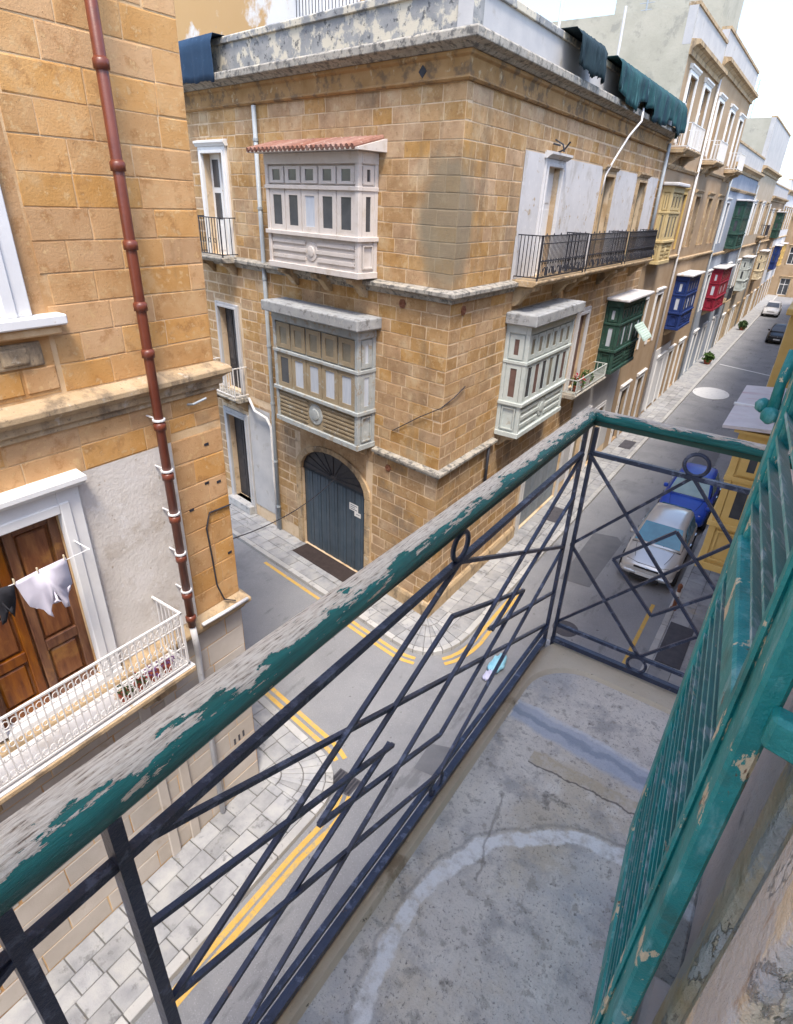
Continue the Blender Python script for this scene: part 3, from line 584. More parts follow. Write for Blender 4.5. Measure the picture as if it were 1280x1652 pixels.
def strip_frame(base, F, s0, s1, d0, d1, cell, rows, far_limit, kerb=.16):
    """paving slabs in rows along a straight stretch plus kerb stones"""
    s_pav = min(s1, far_limit)
    for r in range(rows):
        a = d0+(d1-kerb-d0)*r/rows; b = d0+(d1-kerb-d0)*(r+1)/rows
        s = s0 - rng.uniform(0, cell*.5); first = True
        while s < s_pav:
            e = s+cell*rng.uniform(.75, 1.3); e = min(e, s_pav)
            if e > s0+.1:
                st = max(s, s0); j = lambda: rng.uniform(-.006, .006)
                pave_piece([F.p(st, a+j(), 0), F.p(e, a+j(), 0), F.p(e, b+j(), 0), F.p(st, b+j(), 0)], base, 'paving_slab', paver_m, .02, KH)
            s = e
    s = s0
    while s < s_pav:
        e = min(s+rng.uniform(.7, 1.0), s_pav)
        pave_piece([F.p(s, d1-kerb, 0), F.p(e, d1-kerb, 0), F.p(e, d1, 0), F.p(s, d1, 0)], base, 'kerb_stone', kerb_m, -.02, KH+.006)
        s = e
def fan(base, apex, p0, pc, p1, rows, n, kerb=.16):
    arc = bez_arc(p0, pc, p1, n)
    ins = [p + (apex-p).normalized()*kerb for p in arc]
    for i in range(n):
        pave_piece([ins[i], ins[i+1], arc[i+1], arc[i]], base, 'kerb_stone', kerb_m, -.02, KH+.006)
        for r in range(rows):
            t0, t1 = r/rows, (r+1)/rows
            if r == 0 and i % 2: continue
            i2 = i+2 if r == 0 and i+2 <= n else i+1
            q = [apex.lerp(ins[i], t0), apex.lerp(ins[i2], t0), apex.lerp(ins[i2], t1), apex.lerp(ins[i], t1)]
            if r == 0: q = [apex, apex.lerp(ins[i2], t1), apex.lerp(ins[i], t1)]
            pave_piece(q, base, 'paving_slab', paver_m, .02, KH)
SWS, SWM = 1.37, 1.30
# pavement round the corner house
kS = FS.p(0, SWS, 0); kM = FM.p(0, SWM, 0); kc = Vector((-4.95, 9.45, 0))
arc = bez_arc(kS, kc, kM, 8)
base = pavement('corner_pavement', [], [FS.p(16, -.1, 0), FS.p(16, SWS-.02, 0)] + [p + (C-p).normalized()*.02 for p in arc] + [FM.p(120, SWM-.02, 0), FM.p(120, -.1, 0), C+Vector((-.2, .2, 0))])
strip_frame(base, FS, 0, 16, .0, SWS, .55, 3, 13)
strip_frame(base, FM, 0, 120, .0, SWM, .6, 3, 30)
fan(base, C, kS, kc, kM, 3, 8)
# far stretch: kerb continues as one long stone edge
obj('kerb', MB().box(FM, 30, 120, SWM-.16, SWM, -.02, KH+.005), kerb_m, base)
obj('far_paving', MB().box(FM, 30, 120, .0, SWM-.165, .02, KH-.004), paver_m, base)
# pavement round the left house
SN, SL = 1.22, 1.45
kN = FN.p(0, SN, 0); kL = FL.p(4.93, SL, 0); kc2 = Vector((-4.72, 6.05, 0)); arc2 = bez_arc(kN, kc2, kL, 8)
base2 = pavement('near_pavement', [], [FN.p(10, -.1, 0), FN.p(10, SN-.02, 0)] + [p + (C2-p).normalized()*.02 for p in arc2] + [FL.p(-12, SL-.02, 0), FL.p(-12, -.1, 0), C2+Vector((-.2, -.2, 0))])
strip_frame(base2, FN, 0, 10, .0, SN, .5, 3, 4)
strip_frame(base2, FL, -.6, 4.93, .0, SL, .42, 4, 4.93)
fan(base2, C2, kN, kc2, kL, 3, 8)
obj('kerb', MB().box(FL, -12, -.62, SL-.16, SL, -.02, KH+.005), kerb_m, base2)
# pavement on our own side
SR = XW+.92
base3 = obj('right_pavement', MB().box(FR, -12, 90, -.1, SR-.02, 0, KH-.02), joint_m, kind='structure')
strip_frame(base3, FR, 9, 60, .0, SR, .6, 2, 22)
obj('kerb', MB().box(FR, 22, 90, SR-.16, SR, -.02, KH+.005), kerb_m, base3); obj('kerb', MB().box(FR, -12, 9, SR-.16, SR, -.02, KH+.005), kerb_m, base3)

# painted markings, each a thin sheet on the road
def paint(name, pts_c, w, mt, z=.004):
    mb = MB(); n = len(pts_c); L = []; R_ = []
    for i, p in enumerate(pts_c):
        t = (pts_c[min(i+1, n-1)]-pts_c[max(i-1, 0)]).normalized(); s = Vector((-t.y, t.x, 0))*w/2
        L.append(Vector((p.x, p.y, z))+s); R_.append(Vector((p.x, p.y, z))-s)
    for i in range(n-1): mb.quad(L[i], L[i+1], R_[i+1], R_[i])
    return obj(name, mb, mt, kind='structure')
def off_arc(p0, pc, p1, apex, o, n=10): return [p + (p-apex).normalized()*o for p in bez_arc(p0, pc, p1, n)]
for o in (.16, .34):
    a = off_arc(kS, kc, kM, C, o)
    paint('yellow_line', [FS.p(5.3 if o < .2 else 2.4, SWS+o, 0), FS.p(.5, SWS+o, 0)] + a[1:4], .10, yellow_m)
    paint('yellow_line', a[6:] + [FM.p(1.5, SWM+o*.8, 0), FM.p(2.9, SWM+o*.8, 0)], .10, yellow_m)
    b = off_arc(kN, kc2, kL, C2, o)
    paint('yellow_line', [FN.p(2.6, SN+o, 0), FN.p(.4, SN+o, 0)] + b[1:4], .10, yellow_m)
    paint('yellow_line', b[7:] + [FL.p(4.2, SL+o*.8, 0), FL.p(1.6, SL+o*.8, 0)], .10, yellow_m)
paint('yellow_line', [Vector((-1.32, 9, 0)), Vector((-1.32, 15.6, 0))], .10, yellow_m)
ov = MB().prism([Vector((-3.85+1.05*math.cos(q*math.pi/10), 41.2+1.5*math.sin(q*math.pi/10), .002)) for q in range(20)], (0, 0, .012)); obj('white_roundel_marking', ov, white_rp, kind='structure')
paint('white_line', [Vector((-4.7, 50.5, 0)), Vector((-1.2, 49.2, 0))], .22, white_rp)

# ------------------------------------------------------------------ corner house
CH = thing('corner_house', C, 'honey limestone corner house with boxed wooden balconies and a blue arched garage door', 'house')
ZM, ZC, ZP = 11.92, 12.36, 13.35
S_END, M_END = 14.0, 15.4
garage_h = (2.45, 5.25, KH, 3.64)
holesS = [garage_h, (8.1, 9.15, .42, 3.5), (8.1, 9.05, 4.42, 6.95), (8.05, 9.1, 8.42, 10.95), (11.2, 12.2, 4.42, 6.9), (11.2, 12.2, 8.42, 10.9)]
holesM = [(4.1, 5.0, 8.42, 10.85), (8.45, 9.35, 8.42, 10.85), (12.2, 13.15, 8.42, 10.85), (8.45, 9.3, 4.5, 6.95), (5.75, 9.3, KH, 2.9), (10.4, 11.5, KH, 2.9), (12.6, 13.9, KH, 2.7)]
mb = wall_mesh(FS, 0, S_END, 0, ZC, holesS); w2 = wall_mesh(FM, 0, M_END, 0, ZC, holesM); mb.add(w2.v, w2.f)
obj('wall', mb, mortar_c, CH, recalc=False)
obj('roof', MB().prism([FS.p(0, -.1, 12.5), FS.p(S_END, -.1, 12.5), FS.p(S_END, -12, 12.5), FM.p(M_END, -13.5, 12.5), FM.p(M_END, -.1, 12.5)], (0, 0, .15)), roof_g, CH)
g = random.Random(11); items = []
blkS = [(h[0], h[1], h[2], h[3]) for h in holesS]
# regions with no visible blocks: behind box balconies, surrounds, plaster, garage arch
noS = blkS + [(2.2, 5.4, 8.42, 10.85), (2.2, 5.4, 4.4, 7.6), (7.85, 9.4, .1, 3.8), (7.85, 9.3, 4.4, 7.15), (7.8, 9.35, 8.4, 11.15), (2.2, 5.5, .1, 3.85), (6.7, 7.9, .1, 4.1)]
items += [(FS, r, .0, stone_low) for r in lay_courses(0, S_END, .55, 4.2, .30, .38, .86, noS, g)]
items += [(FS, r, .0, stone_c) for r in lay_courses(0, S_END, 4.4, 8.2, .30, .38, .86, noS, g)]
upS = [r for r in lay_courses(0, S_END, 8.42, ZM, .30, .38, .86, noS, g)]
items += [(FS, r, .0, stone_c) for r in upS]
noM = [tuple(h) for h in holesM] + [(2.78, 14.9, 8.42, 11.1), (2.95, 6.2, 4.4, 7.7), (8.2, 9.55, 4.4, 7.2), (11.4, 14.7, 4.4, 7.3), (5.4, 9.6, .1, 3.2), (9.6, 15.4, .1, 4.2)]
items += [(FM, r, .0, stone_low) for r in lay_courses(0, M_END, .55, 4.2, .30, .38, .86, noM, g)]
items += [(FM, r, .0, stone_c) for r in lay_courses(0, M_END, 4.4, 8.2, .30, .38, .86, noM, g)]
items += [(FM, r, .0, stone_c) for r in lay_courses(0, M_END, 8.42, ZM, .30, .38, .86, noM, g)]
emit_blocks(items, CH, 300)
# plaster patches a little proud of the wall
pm = wall_mesh(FM, 2.78, 14.9, 8.42, 11.08, holesM[:3], d=.012, reveal=False); obj('plaster', pm, plaster_w, CH, recalc=False)
pm = wall_mesh(FS, 6.72, 7.88, .55, 4.1, [], d=.012); obj('plaster', pm, plaster_g, CH, recalc=False)
pm = wall_mesh(FM, 9.6, 15.35, .55, 4.15, holesM[5:], d=.012, reveal=False); obj('plaster', pm, plaster_g, CH, recalc=False)
# mouldings round the corner
obj('plinth', corner_moulding([(-.01, 0.0), (.09, 0.0), (.09, .46), (.05, .55), (-.01, .55)], 2.2, 5.4), trim_c, CH, bevel=.01)
obj('string_course', corner_moulding([(-.01, 4.2), (.05, 4.2), (.08, 4.27), (.16, 4.31), (.16, 4.38), (-.01, 4.41)], 2.1, 2.9), trim_g, CH, bevel=.008)
obj('string_course', corner_moulding([(-.01, 8.16), (.06, 8.16), (.09, 8.25), (.20, 8.30), (.20, 8.38), (-.01, 8.425)], S_END, 3.0), trim_g, CH, bevel=.008)
obj('frieze', corner_moulding([(-.012, ZM), (.05, ZM), (.09, ZM+.04), (.05, ZM+.07), (.03, ZM+.08), (.03, ZC-.1), (.08, ZC-.06), (.08, ZC), (-.012, ZC)], S_END, M_END), frieze_c, CH, bevel=.006)
obj('cornice', corner_moulding([(-.012, ZC+.001), (.12, ZC+.001), (.20, ZC+.05), (.34, ZC+.09), (.34, ZC+.22), (.30, ZC+.25), (-.012, ZC+.27)], S_END, M_END), trim_g, CH, bevel=.01)
pr = [(-.30, ZC+.2), (.0, ZC+.271), (.0, ZP-.14), (-.30, ZP-.14)]
obj('parapet', MB().box(FS, .0, S_END, -.3, .0, ZC+.15, ZP-.14), lichen, CH)
obj('parapet', MB().box(FM, .0, M_END, -.3, .0, ZC+.15, ZP-.14), plaster_g, CH)
obj('coping', corner_moulding([(-.34, ZP-.14), (.05, ZP-.14), (.05, ZP-.02), (.02, ZP), (-.34, ZP)], S_END, M_END), lichen, CH, bevel=.01)
for s in (1.05, 11.6): obj('vent_hole', MB().prism([FS.p(s+.10*math.cos(q*math.pi/2), .028, ZM+.2+.10*math.sin(q*math.pi/2)) for q in range(4)], ns*.012), iron, CH)
for F_, s, z in ((FS, 1.35, 8.0), (FM, .55, 7.98), (FS, 1.62, 3.95)):
    obj('air_brick', MB().prism([F_.p(s+.10*math.cos(q*math.pi/3), .0, z+.10*math.sin(q*math.pi/3)) for q in range(6)], F_.n*.03).tube([F_.p(s+.05*math.cos(q*math.pi/4), .035, z+.05*math.sin(q*math.pi/4)) for q in range(8)], .012, 5, closed=True), rust_m, CH)
# garage: stone arch, plank doors, fanlight grille
ga, gb, gz, gap = 2.45, 5.25, 2.75, 3.62
gm, gr = (ga+gb)/2, (gb-ga)/2
def arch(r, z): return [(gm + r*math.cos(math.pi*i/12), z + (gap-gz)*(r/gr)*math.sin(math.pi*i/12)) for i in range(13)]
ring = MB(); A = arch(gr, gz); B = arch(gr+.24, gz)
for i in range(12):
    v = MB().prism([FS.p(A[i][0], -.02, A[i][1]), FS.p(A[i+1][0], -.02, A[i+1][1]), FS.p(B[i+1][0], -.02, B[i+1][1]), FS.p(B[i][0], -.02, B[i][1])], ns*.075)
    v.v = [p for p in v.v]; obj('arch_stone', v, trim_c, CH, bevel=.012)
for a in (ga-.24, gb):
    for i in range(6): obj('jamb_stone', MB().box(FS, a, a+.24, -.02, .05+.004*(i % 2), KH+(gz-KH)*i/6+.006, KH+(gz-KH)*(i+1)/6-.006), trim_c, CH, bevel=.012)
tym = MB().prism([FS.p(a, -.1, z) for a, z in A], ns*.04); obj('fanlight', tym, dark_wood, CH)
flr = MB()
sp_ = [(2.2, .1), (5.5, .1)]
# wall above the arch up to the balcony
up = [FS.p(2.2, .0, 2.75), FS.p(2.21, 0, 3.85), FS.p(5.49, 0, 3.85), FS.p(5.5, 0, 2.75)] + [FS.p(a, 0, z) for a, z in reversed(B)]
spand = MB()
for i in range(12):
    spand.quad(FS.p(A[i][0], 0.002, A[i][1]), FS.p(A[i+1][0], .002, A[i+1][1]), FS.p(A[i+1][0], .002, 4.2), FS.p(A[i][0], .002, 4.2))
    spand.quad(FS.p(A[i][0], 0.002, A[i][1]), FS.p(A[i+1][0], .002, A[i+1][1]), FS.p(A[i+1][0], -.2, A[i+1][1]), FS.p(A[i][0], -.2, A[i][1]))
obj('spandrel', spand, stone_low, CH)
gd = obj('garage_door', MB().box(FS, ga, gb, -.14, -.105, KH, gz+.02), black_r, CH)
for i in range(22):
    a = ga+.02+(gb-ga-.04)*i/22; obj('plank', MB().box(FS, a+.010, a+(gb-ga-.04)/22-.010, -.105, -.085-.012*(i % 3 == 0), KH+.01, gz), garage_m, gd)
obj('top_rail', MB().box(FS, ga, gb, -.099, -.06, gz, gz+.07), garage_m, gd)
for i in range(9):
    t = math.pi*(i+1)/10; bar('grille_bar', FS.p(gm+.15*math.cos(t), -.05, gz+.1+.1*math.sin(t)), FS.p(gm+(gr-.05)*math.cos(t), -.05, gz+(gap-gz-.05)*math.sin(t)), .015, gd, iron)
# pale sign with worn unreadable lettering
sg = obj('door_notice', MB().box(FS, 2.83, 3.19, -.084, -.078, 2.12, 2.34).box(FS, 2.72, 2.98, -.0835, -.0775, 1.98, 2.12), paint_white, gd)
for k, (a, b, z) in enumerate(((2.87, 3.14, 2.29), (2.95, 3.15, 2.23), (2.87, 3.15, 2.17), (2.76, 2.9, 2.06))): obj('worn_print', MB().box(FS, a, b, -.078, -.0755, z-.012, z+.012), grey_door, gd)
# side-street doors and windows
surround(CH, FS, 8.1, 9.15, .42, 3.5, .2, plaster_g, base=.3); dd = door_leaves(CH, FS, 8.1, 9.15, .42, 3.5, -.2, dark_wood, 4)
obj('knocker', MB().lathe((0, 0, 0), [(.05, -.02), (.05, .02), (.02, .04)], 10).tube([(.04*math.cos(q), .04*math.sin(q), .03) for q in (0, 1, 2, 3)], .01, 5), chrome, dd).location = FS.p(8.55, -.16, 1.55)-C
obj('door_step', MB().box(FS, 7.95, 9.3, -.2, .25, KH, .42), kerb_m, CH, bevel=.02)
surround(CH, FS, 8.1, 9.05, 4.42, 6.95, .14, plaster_g, name='window_surround'); door_leaves(CH, FS, 8.35, 9.05, 4.42, 6.95, -.2, dark_wood, 3, 'french_window', glass)
surround(CH, FS, 8.05, 9.1, 8.42, 10.95, .16, paint_white, name='window_surround', hood=.08); door_leaves(CH, FS, 8.05, 9.1, 8.42, 10.95, -.2, paint_white, 3, 'french_window', glass)
door_leaves(CH, FS, 11.2, 12.2, 4.42, 6.9, -.2, dark_wood, 3, 'french_window', glass); door_leaves(CH, FS, 11.2, 12.2, 8.42, 10.9, -.2, paint_white, 3, 'french_window', glass)
iron_balcony(CH, FS, 7.75, 9.4, .5, 8.42, 1.0, iron, trim_g, .13, .016, True)
for s in (7.85, 9.0): corbel(CH, FS, s, .2, .45, 8.27, .35, trim_c)
iron_balcony(CH, FS, 7.8, 9.35, .5, 4.36, .95, iron_w, trim_g, .13, .016, True)
for s in (7.9, 9.0): corbel(CH, FS, s, .2, .45, 4.2, .3, trim_c)
# two boxed balconies on the side street
bu = enclosed_balcony(CH, FS, 2.18, 5.42, .58, 8.44, 10.86, 9.24, 10.2, 5, paint_pink, [glass, glass, curtain, glass, glass, glass_tan], side_s1=True, gl_up=glass, panel='frame')
for s in (2.45, 3.7, 5.0): corbel(CH, FS, s, .2, .52, 8.40, .42, trim_c)
rt = MB().prism([FS.p(1.95, x, z) for x, z in ((.0, 11.10), (.82, 10.90), (.82, 10.865), (0, 10.865))], us*(5.75-1.95)); tr = obj('tiled_roof', rt, paint_pink, CH)
for i in range(24):
    s = 2.0+i*.156
    tm = MB().tube([FS.p(s+.07, .02, 11.125), FS.p(s+.07, .86, 10.915)], .052, 8); obj('roof_tile', tm, tile_m, tr)
enclosed_balcony(CH, FS, 2.15, 5.46, .6, 4.40, 7.36, 5.36, 6.38, 5, wood_gr, [curtain, curtain, curtain, curtain, glass], roof=.26, gl_up=glass_tan, panel='fine', front=wood_tan, over=.18)
for s in (2.4, 3.75, 5.1): corbel(CH, FS, s, .2, .5, 4.37, .3, trim_c)
# main-street boxed balcony, green one, open balconies
enclosed_balcony(CH, FM, 2.95, 6.15, .65, 4.50, 7.42, 5.42, 6.5, 6, wood_sage, [glass, red_brown, glass, glass_tan], roof=.28, gl_up=glass_tan, panel='frame', over=.16)
for s in (3.1, 4.4, 5.8): corbel(CH, FM, s, .22, .52, 4.47, .35, trim_c)
enclosed_balcony(CH, FM, 11.45, 14.6, .6, 4.55, 7.15, 5.4, 6.35, 6, paint_green, [glass, curtain], roof=.10, roof_mt=plaster_w, panel='lines', over=.2)
aw = obj('awning_flap', MB().hexa([FM.p(13.4, .66, 6.05), FM.p(14.6, .66, 6.05), FM.p(14.6, 1.12, 5.55), FM.p(13.4, 1.12, 5.55), FM.p(13.4, .66, 6.07), FM.p(14.6, .66, 6.07), FM.p(14.6, 1.13, 5.57), FM.p(13.4, 1.13, 5.57)]), awn_m, CH)
for i in range(7):
    t = i/7; a = FM.p(13.4, .66+.47*t, 6.08-.5*t); obj('awning_slat', MB().hexa([a, a+FM.u*1.2, a+FM.u*1.2+Vector((.05, 0, -.052)), a+Vector((.05, 0, -.052)), a+Vector((.0, 0, .025)), a+FM.u*1.2+Vector((0, 0, .025)), a+FM.u*1.2+Vector((.05, 0, -.03)), a+Vector((.05, 0, -.03))]), awn_m, aw)
for k, (a, b) in enumerate(((4.1, 5.0), (8.45, 9.35), (12.2, 13.15))):
    surround(CH, FM, a, b, 8.42, 10.85, .16, plaster_w if k < 1 else trim_c, hood=.14 if k == 0 else .08, name='window_surround'); door_leaves(CH, FM, a, b, 8.42, 10.85, -.15, [paint_white, glass_tan, paint_green][k], 3, 'french_window')
OR = [iron_balcony(CH, FM, 2.92, 6.15, .63, 8.44, .98, iron, trim_c, .085, .016, True)]; OR.append(iron_balcony(CH, FM, 6.45, 10.1, .60, 8.44, .96, iron, trim_c, .085, .016, True)); OR.append(iron_balcony(CH, FM, 10.4, 14.0, .60, 8.44, .96, iron, trim_c, .085, .016, True))
for rl, a, b, dd_ in ((OR[0], 2.95, 6.1, .63), (OR[1], 6.5, 10.05, .60), (OR[2], 10.45, 13.95, .60)):
    n_ = int((b-a)/.42)
    for k in range(n_):
        c_ = a+(b-a)*(k+.5)/n_
        for sg_ in (-1, 1):      # paired spiral scrolls bulging out at the foot
            obj('scroll', MB().tube([FM.p(c_+sg_*(.02+.085*(1-q/14)*(1+math.cos(q*.62))*.8), dd_+.04+.05*math.sin(q*.22), 8.60+.16*(1-q/16)*math.sin(q*.62)+.008*q) for q in range(15)], .011, 5), iron, rl)
        obj('finial', MB().lathe(FM.p(c_, dd_-.015, 9.40), [(.006, 0), (.02, .03), (.006, .07)], 8), iron, rl)
    obj('foot_rail', MB().box(FM, a, b, dd_+.0, dd_+.02, 8.86, 8.885).box(FM, a, b, dd_, dd_+.02, 9.24, 9.26), iron, rl)
for s in (3.05, 5.7, 6.7, 9.6, 10.6, 13.4): corbel(CH, FM, s, .28, .56, 8.30, .5, trim_c)
surround(CH, FM, 8.45, 9.3, 4.5, 6.95, .2, plaster_w, name='window_surround'); door_leaves(CH, FM, 8.45, 9.3, 4.5, 6.95, -.1, red_brown, 3, 'louvred_shutter')
iron_balcony(CH, FM, 8.0, 11.2, .5, 4.5, .5, wood_sage, trim_g, .14, .02, False)
surround(CH, FM, 5.75, 9.3, KH, 2.9, .16, plaster_g, name='garage_surround')
gd2 = obj('garage_door', MB().box(FM, 5.75, 9.3, -.14, -.1, KH, 2.9), grey_door, CH)
for i in range(14): obj('plank', MB().box(FM, 5.76+i*.2525, 5.995+i*.2525, -.1, -.085, KH+.02, 2.88), grey_door, gd2)
surround(CH, FM, 10.4, 11.5, KH, 2.9, .15, plaster_w, hood=.1); door_leaves(CH, FM, 10.4, 11.5, KH, 2.9, -.15, glass_tan, 3)
surround(CH, FM, 12.6, 13.9, KH, 2.7, .15, plaster_w); door_leaves(CH, FM, 12.6, 13.9, KH, 2.7, -.15, dark_wood, 3)
# pipes
dp = obj('drainpipe', MB().tube([FS.p(6.42, .08, 11.9), FS.p(6.42, .08, 4.2), FS.p(6.46, .07, 4.0), FS.p(6.46, .07, .12)], .055, 10), pipe_g, CH, smooth=True)
for z in (11.2, 9.7, 8.0, 6.2, 4.5, 2.6, 1.0): obj('pipe_bracket', MB().tube([FS.p(6.42 if z > 4.1 else 6.46, .08, z-.03), FS.p(6.42 if z > 4.1 else 6.46, .08, z+.03)], .068, 10), pipe_g, dp)
obj('drainpipe', MB().tube([FS.p(7.7, .07, 4.35), FS.p(7.3, .16, 4.05), FS.p(6.75, .12, 3.95), FS.p(6.6, .08, 3.7), FS.p(6.62, .08, 2.0), FS.p(6.58, .08, .15)], .045, 8), pipe_w, CH, smooth=True)
obj('drainpipe', MB().tube([FM.p(2.5, .1, 4.3), FM.p(2.5, .1, 3.0)], .045, 8), iron, CH, smooth=True)
obj('drainpipe', MB().tube([FM.p(15.1, .1, 12.2), FM.p(15.1, .1, 8.4)], .06, 8), pipe_g, CH, smooth=True)
# lamp bracket above the first window
obj('iron_bracket', MB().tube([FM.p(4.3, .05, 11.1), FM.p(4.3, .3, 11.2), FM.p(4.3, .42, 11.35)], .02, 6).tube([FM.p(4.3, .05, 11.4), FM.p(4.3, .25, 11.3), FM.p(4.3, .3, 11.15)], .02, 6).tube([FM.p(4.1, .1, 11.3), FM.p(4.5, .1, 11.3)], .02, 6), iron, CH)
# rooms and railing on the roof
rr_ = obj('roof_room', MB().box(FS, 6.75, 16, -8, -1.6, 12.6, 18.5), plaster_o, CH)
rf = obj('roof_railing', MB().box(FS, 2.4, 6.7, -1.53, -1.49, 13.35, 13.39).box(FS, 2.4, 6.7, -1.53, -1.49, 14.5, 14.54), iron, CH)
for i in range(36): bar('bar', FS.p(2.45+i*.12, -1.51, 12.6), FS.p(2.45+i*.12, -1.51, 14.5), .014, rf, iron)

# ------------------------------------------------------------------ left house across the street
LH = thing('left_house', (-6.2, 3.0, 0), 'warm honey stone house with a brown drainpipe and a white iron balcony', 'house')
ZLT = 15.0
holesL = [(1.43, 2.6, 4.45, 6.85), (1.2, 2.5, 9.0, 11.2)]
mb = wall_mesh(FL, -9, 4.93, 0, ZLT, holesL); n1 = wall_mesh(FN, 0, 9, 0, ZLT, []); mb.add(n1.v, n1.f)
obj('wall', mb, mortar_l, LH, recalc=False)
obj('roof', MB().prism([FL.p(-9, -.02, ZLT), FL.p(4.93, -.02, ZLT), FN.p(9, -.02, ZLT), Vector((-15, -9, ZLT))], (0, 0, .2)), roof_g, LH)
g = random.Random(5); items = []
noL = holesL + [(1.0, 2.86, 8.9, 11.4), (1.1, 3.0, 8.86, 11.5), (1.15, 2.92, 4.4, 7.1)]
items += [(FL, r, .0, stone_l) for r in lay_courses(-9, 4.93, 8.1, ZLT, .292, .45, .78, [(.98, 3.0, 8.05, 11.5)], g, .009)]
items += [(FL, r, .0, stone_l) for r in lay_courses(-9, 4.93, 7.2, 7.78, .292, .5, .8, [(4.15, 4.93, 7.2, 7.3)], g, .009)]
items += [(FL, r, .0, stone_l) for r in lay_courses(4.13, 4.93, 4.45, 7.2, .34, .5, .8, [], g, .009)]
items += [(FL, r, .0, pale_blk) for r in lay_courses(-9, 4.93, .12, 4.2, .42, .7, 1.1, [], g, .012)]
emit_blocks(items, LH, 260)
pm = wall_mesh(FL, -9, 4.12, 4.45, 7.2, [holesL[0]], d=.004, reveal=False); obj('plaster', pm, plaster_l, LH, recalc=False)
def wrap(prof, s_lo):      # profile along the facade and round the corner
    mb = MB(); k = len(prof); vs = []; mit = (Vector((1, 0, 0)) - ns)/(1 - ns.x)
    for d, z in prof: vs.append(FL.p(s_lo, d, z))
    for d, z in prof: vs.append(C2 + mit*d + Vector((0, 0, z)))
    for d, z in prof: vs.append(FN.p(6, d, z))
    return mb.add(vs, [(q*k+i, q*k+(i+1) % k, (q+1)*k+(i+1) % k, (q+1)*k+i) for q in range(2) for i in range(k)] + [tuple(range(k)), tuple(range(2*k, 3*k))])
obj('string_course', wrap([(-.012, 7.72), (.03, 7.72), (.03, 7.79), (.07, 7.80), (.07, 7.88), (.13, 7.93), (.17, 7.95), (.17, 8.01), (.14, 8.04), (-.012, 8.09)], -9), trim_c, LH, bevel=.006)
obj('ledge', wrap([(-.012, 4.14), (.04, 4.14), (.07, 4.2), (.14, 4.26), (.14, 4.32), (.06, 4.40), (-.012, 4.45)], -9), trim_c, LH, bevel=.01)
# window top left: recessed panel, white frame, sill, carved apron
obj('window_recess', MB().box(FL, .85, 2.98, -.02, -.004, 8.9, 11.45), stone_l, LH)
wf = surround(LH, FL, 1.2, 2.56, 8.9, 11.1, .26, paint_white, proud=.07, name='window_surround')
obj('sill', MB().box(FL, .8, 3.1, -.02, .16, 8.80, 8.90), paint_white, LH, bevel=.015)
obj('sill_moulding', MB().box(FL, .85, 3.05, -.02, .11, 8.71, 8.80), mortar_l, LH, bevel=.015)
obj('apron', MB().box(FL, .9, 2.95, -.02, .0, 8.12, 8.71), stone_l, LH)
for a, b in ((.9, 2.3), (2.31, 2.6), (2.62, 2.95)): obj('apron_stone', MB().box(FL, a+.005, b-.005, -.01, .014, 8.16, 8.40), stone_l, LH, bevel=.01)
obj('carved_boss', MB().box(FL, 2.35, 2.85, -.01, .03, 8.42, 8.66).box(FL, 2.45, 2.7, .0, .06, 8.46, 8.62), trim_c, LH, bevel=.03, seg=2)
sh = obj('window_shutter', MB().box(FL, 1.2, 2.56, -.12, -.06, 8.92, 11.1), paint_cream, LH)
# balcony door
surround(LH, FL, 1.43, 2.6, 4.45, 6.85, .25, paint_white, proud=.07, hood=.12)
dl = obj('door', MB().box(FL, 1.43, 2.6, -.16, -.11, 4.45, 6.85), door_wood, LH)
for l0, l1 in ((1.43, 2.0), (2.03, 2.6)):
    obj('door_leaf', MB().box(FL, l0, l0+.10, -.11, -.06, 4.45, 6.85).box(FL, l1-.10, l1, -.11, -.06, 4.45, 6.85).box(FL, l0+.1, l1-.1, -.11, -.06, 4.45, 4.63).box(FL, l0+.1, l1-.1, -.11, -.06, 5.16, 5.30).box(FL, l0+.1, l1-.1, -.11, -.06, 5.86, 5.99).box(FL, l0+.1, l1-.1, -.11, -.06, 6.72, 6.85), door_wood, dl, bevel=.008)
    for z0_, z1_ in ((4.63, 5.16), (5.30, 5.86), (5.99, 6.72)): obj('door_panel', MB().box(FL, l0+.13, l1-.13, -.115, -.075, z0_+.03, z1_-.03), door_wood, dl, bevel=.022)
obj('threshold', MB().box(FL, 1.43, 2.85, -.1, .09, 4.30, 4.46), paint_white, LH, bevel=.01)
# white iron balcony
iron_balcony(LH, FL, .5, 3.5, .60, 4.26, .92, iron_w, trim_c, .085, .013, True, slab=.2)
lr = obj('railing_lattice', MB().box(FL, .5, 3.5, .575, .59, 4.62, 4.635).box(FL, .5, 3.5, .575, .59, 4.36, 4.372).box(FL, .5, 3.5, .575, .59, 4.98, 4.992), iron_w, LH)
for i in range(34):
    s = .54+i*.087
    for z, r in ((4.42, .035), (4.80, .03), (5.07, .035)): obj('scroll', MB().tube([FL.p(s+r*math.cos(q*math.pi/4), .585, z+r*1.3*math.sin(q*math.pi/4)) for q in range(8)], .006, 4, closed=True), iron_w, lr)
obj('balcony_floor', MB().box(FL, .44, 3.56, .02, .63, 4.262, 4.275), plaster_w, LH)
for s in (.75, 3.0): corbel(LH, FL, s, .3, .52, 4.06, .55, trim_c)
# shallow ground-floor pilasters
for a in (2.95, 3.35): obj('pilaster', MB().box(FL, a, a+.16, .0, .05, .12, 3.6), pale_blk, LH, bevel=.01)
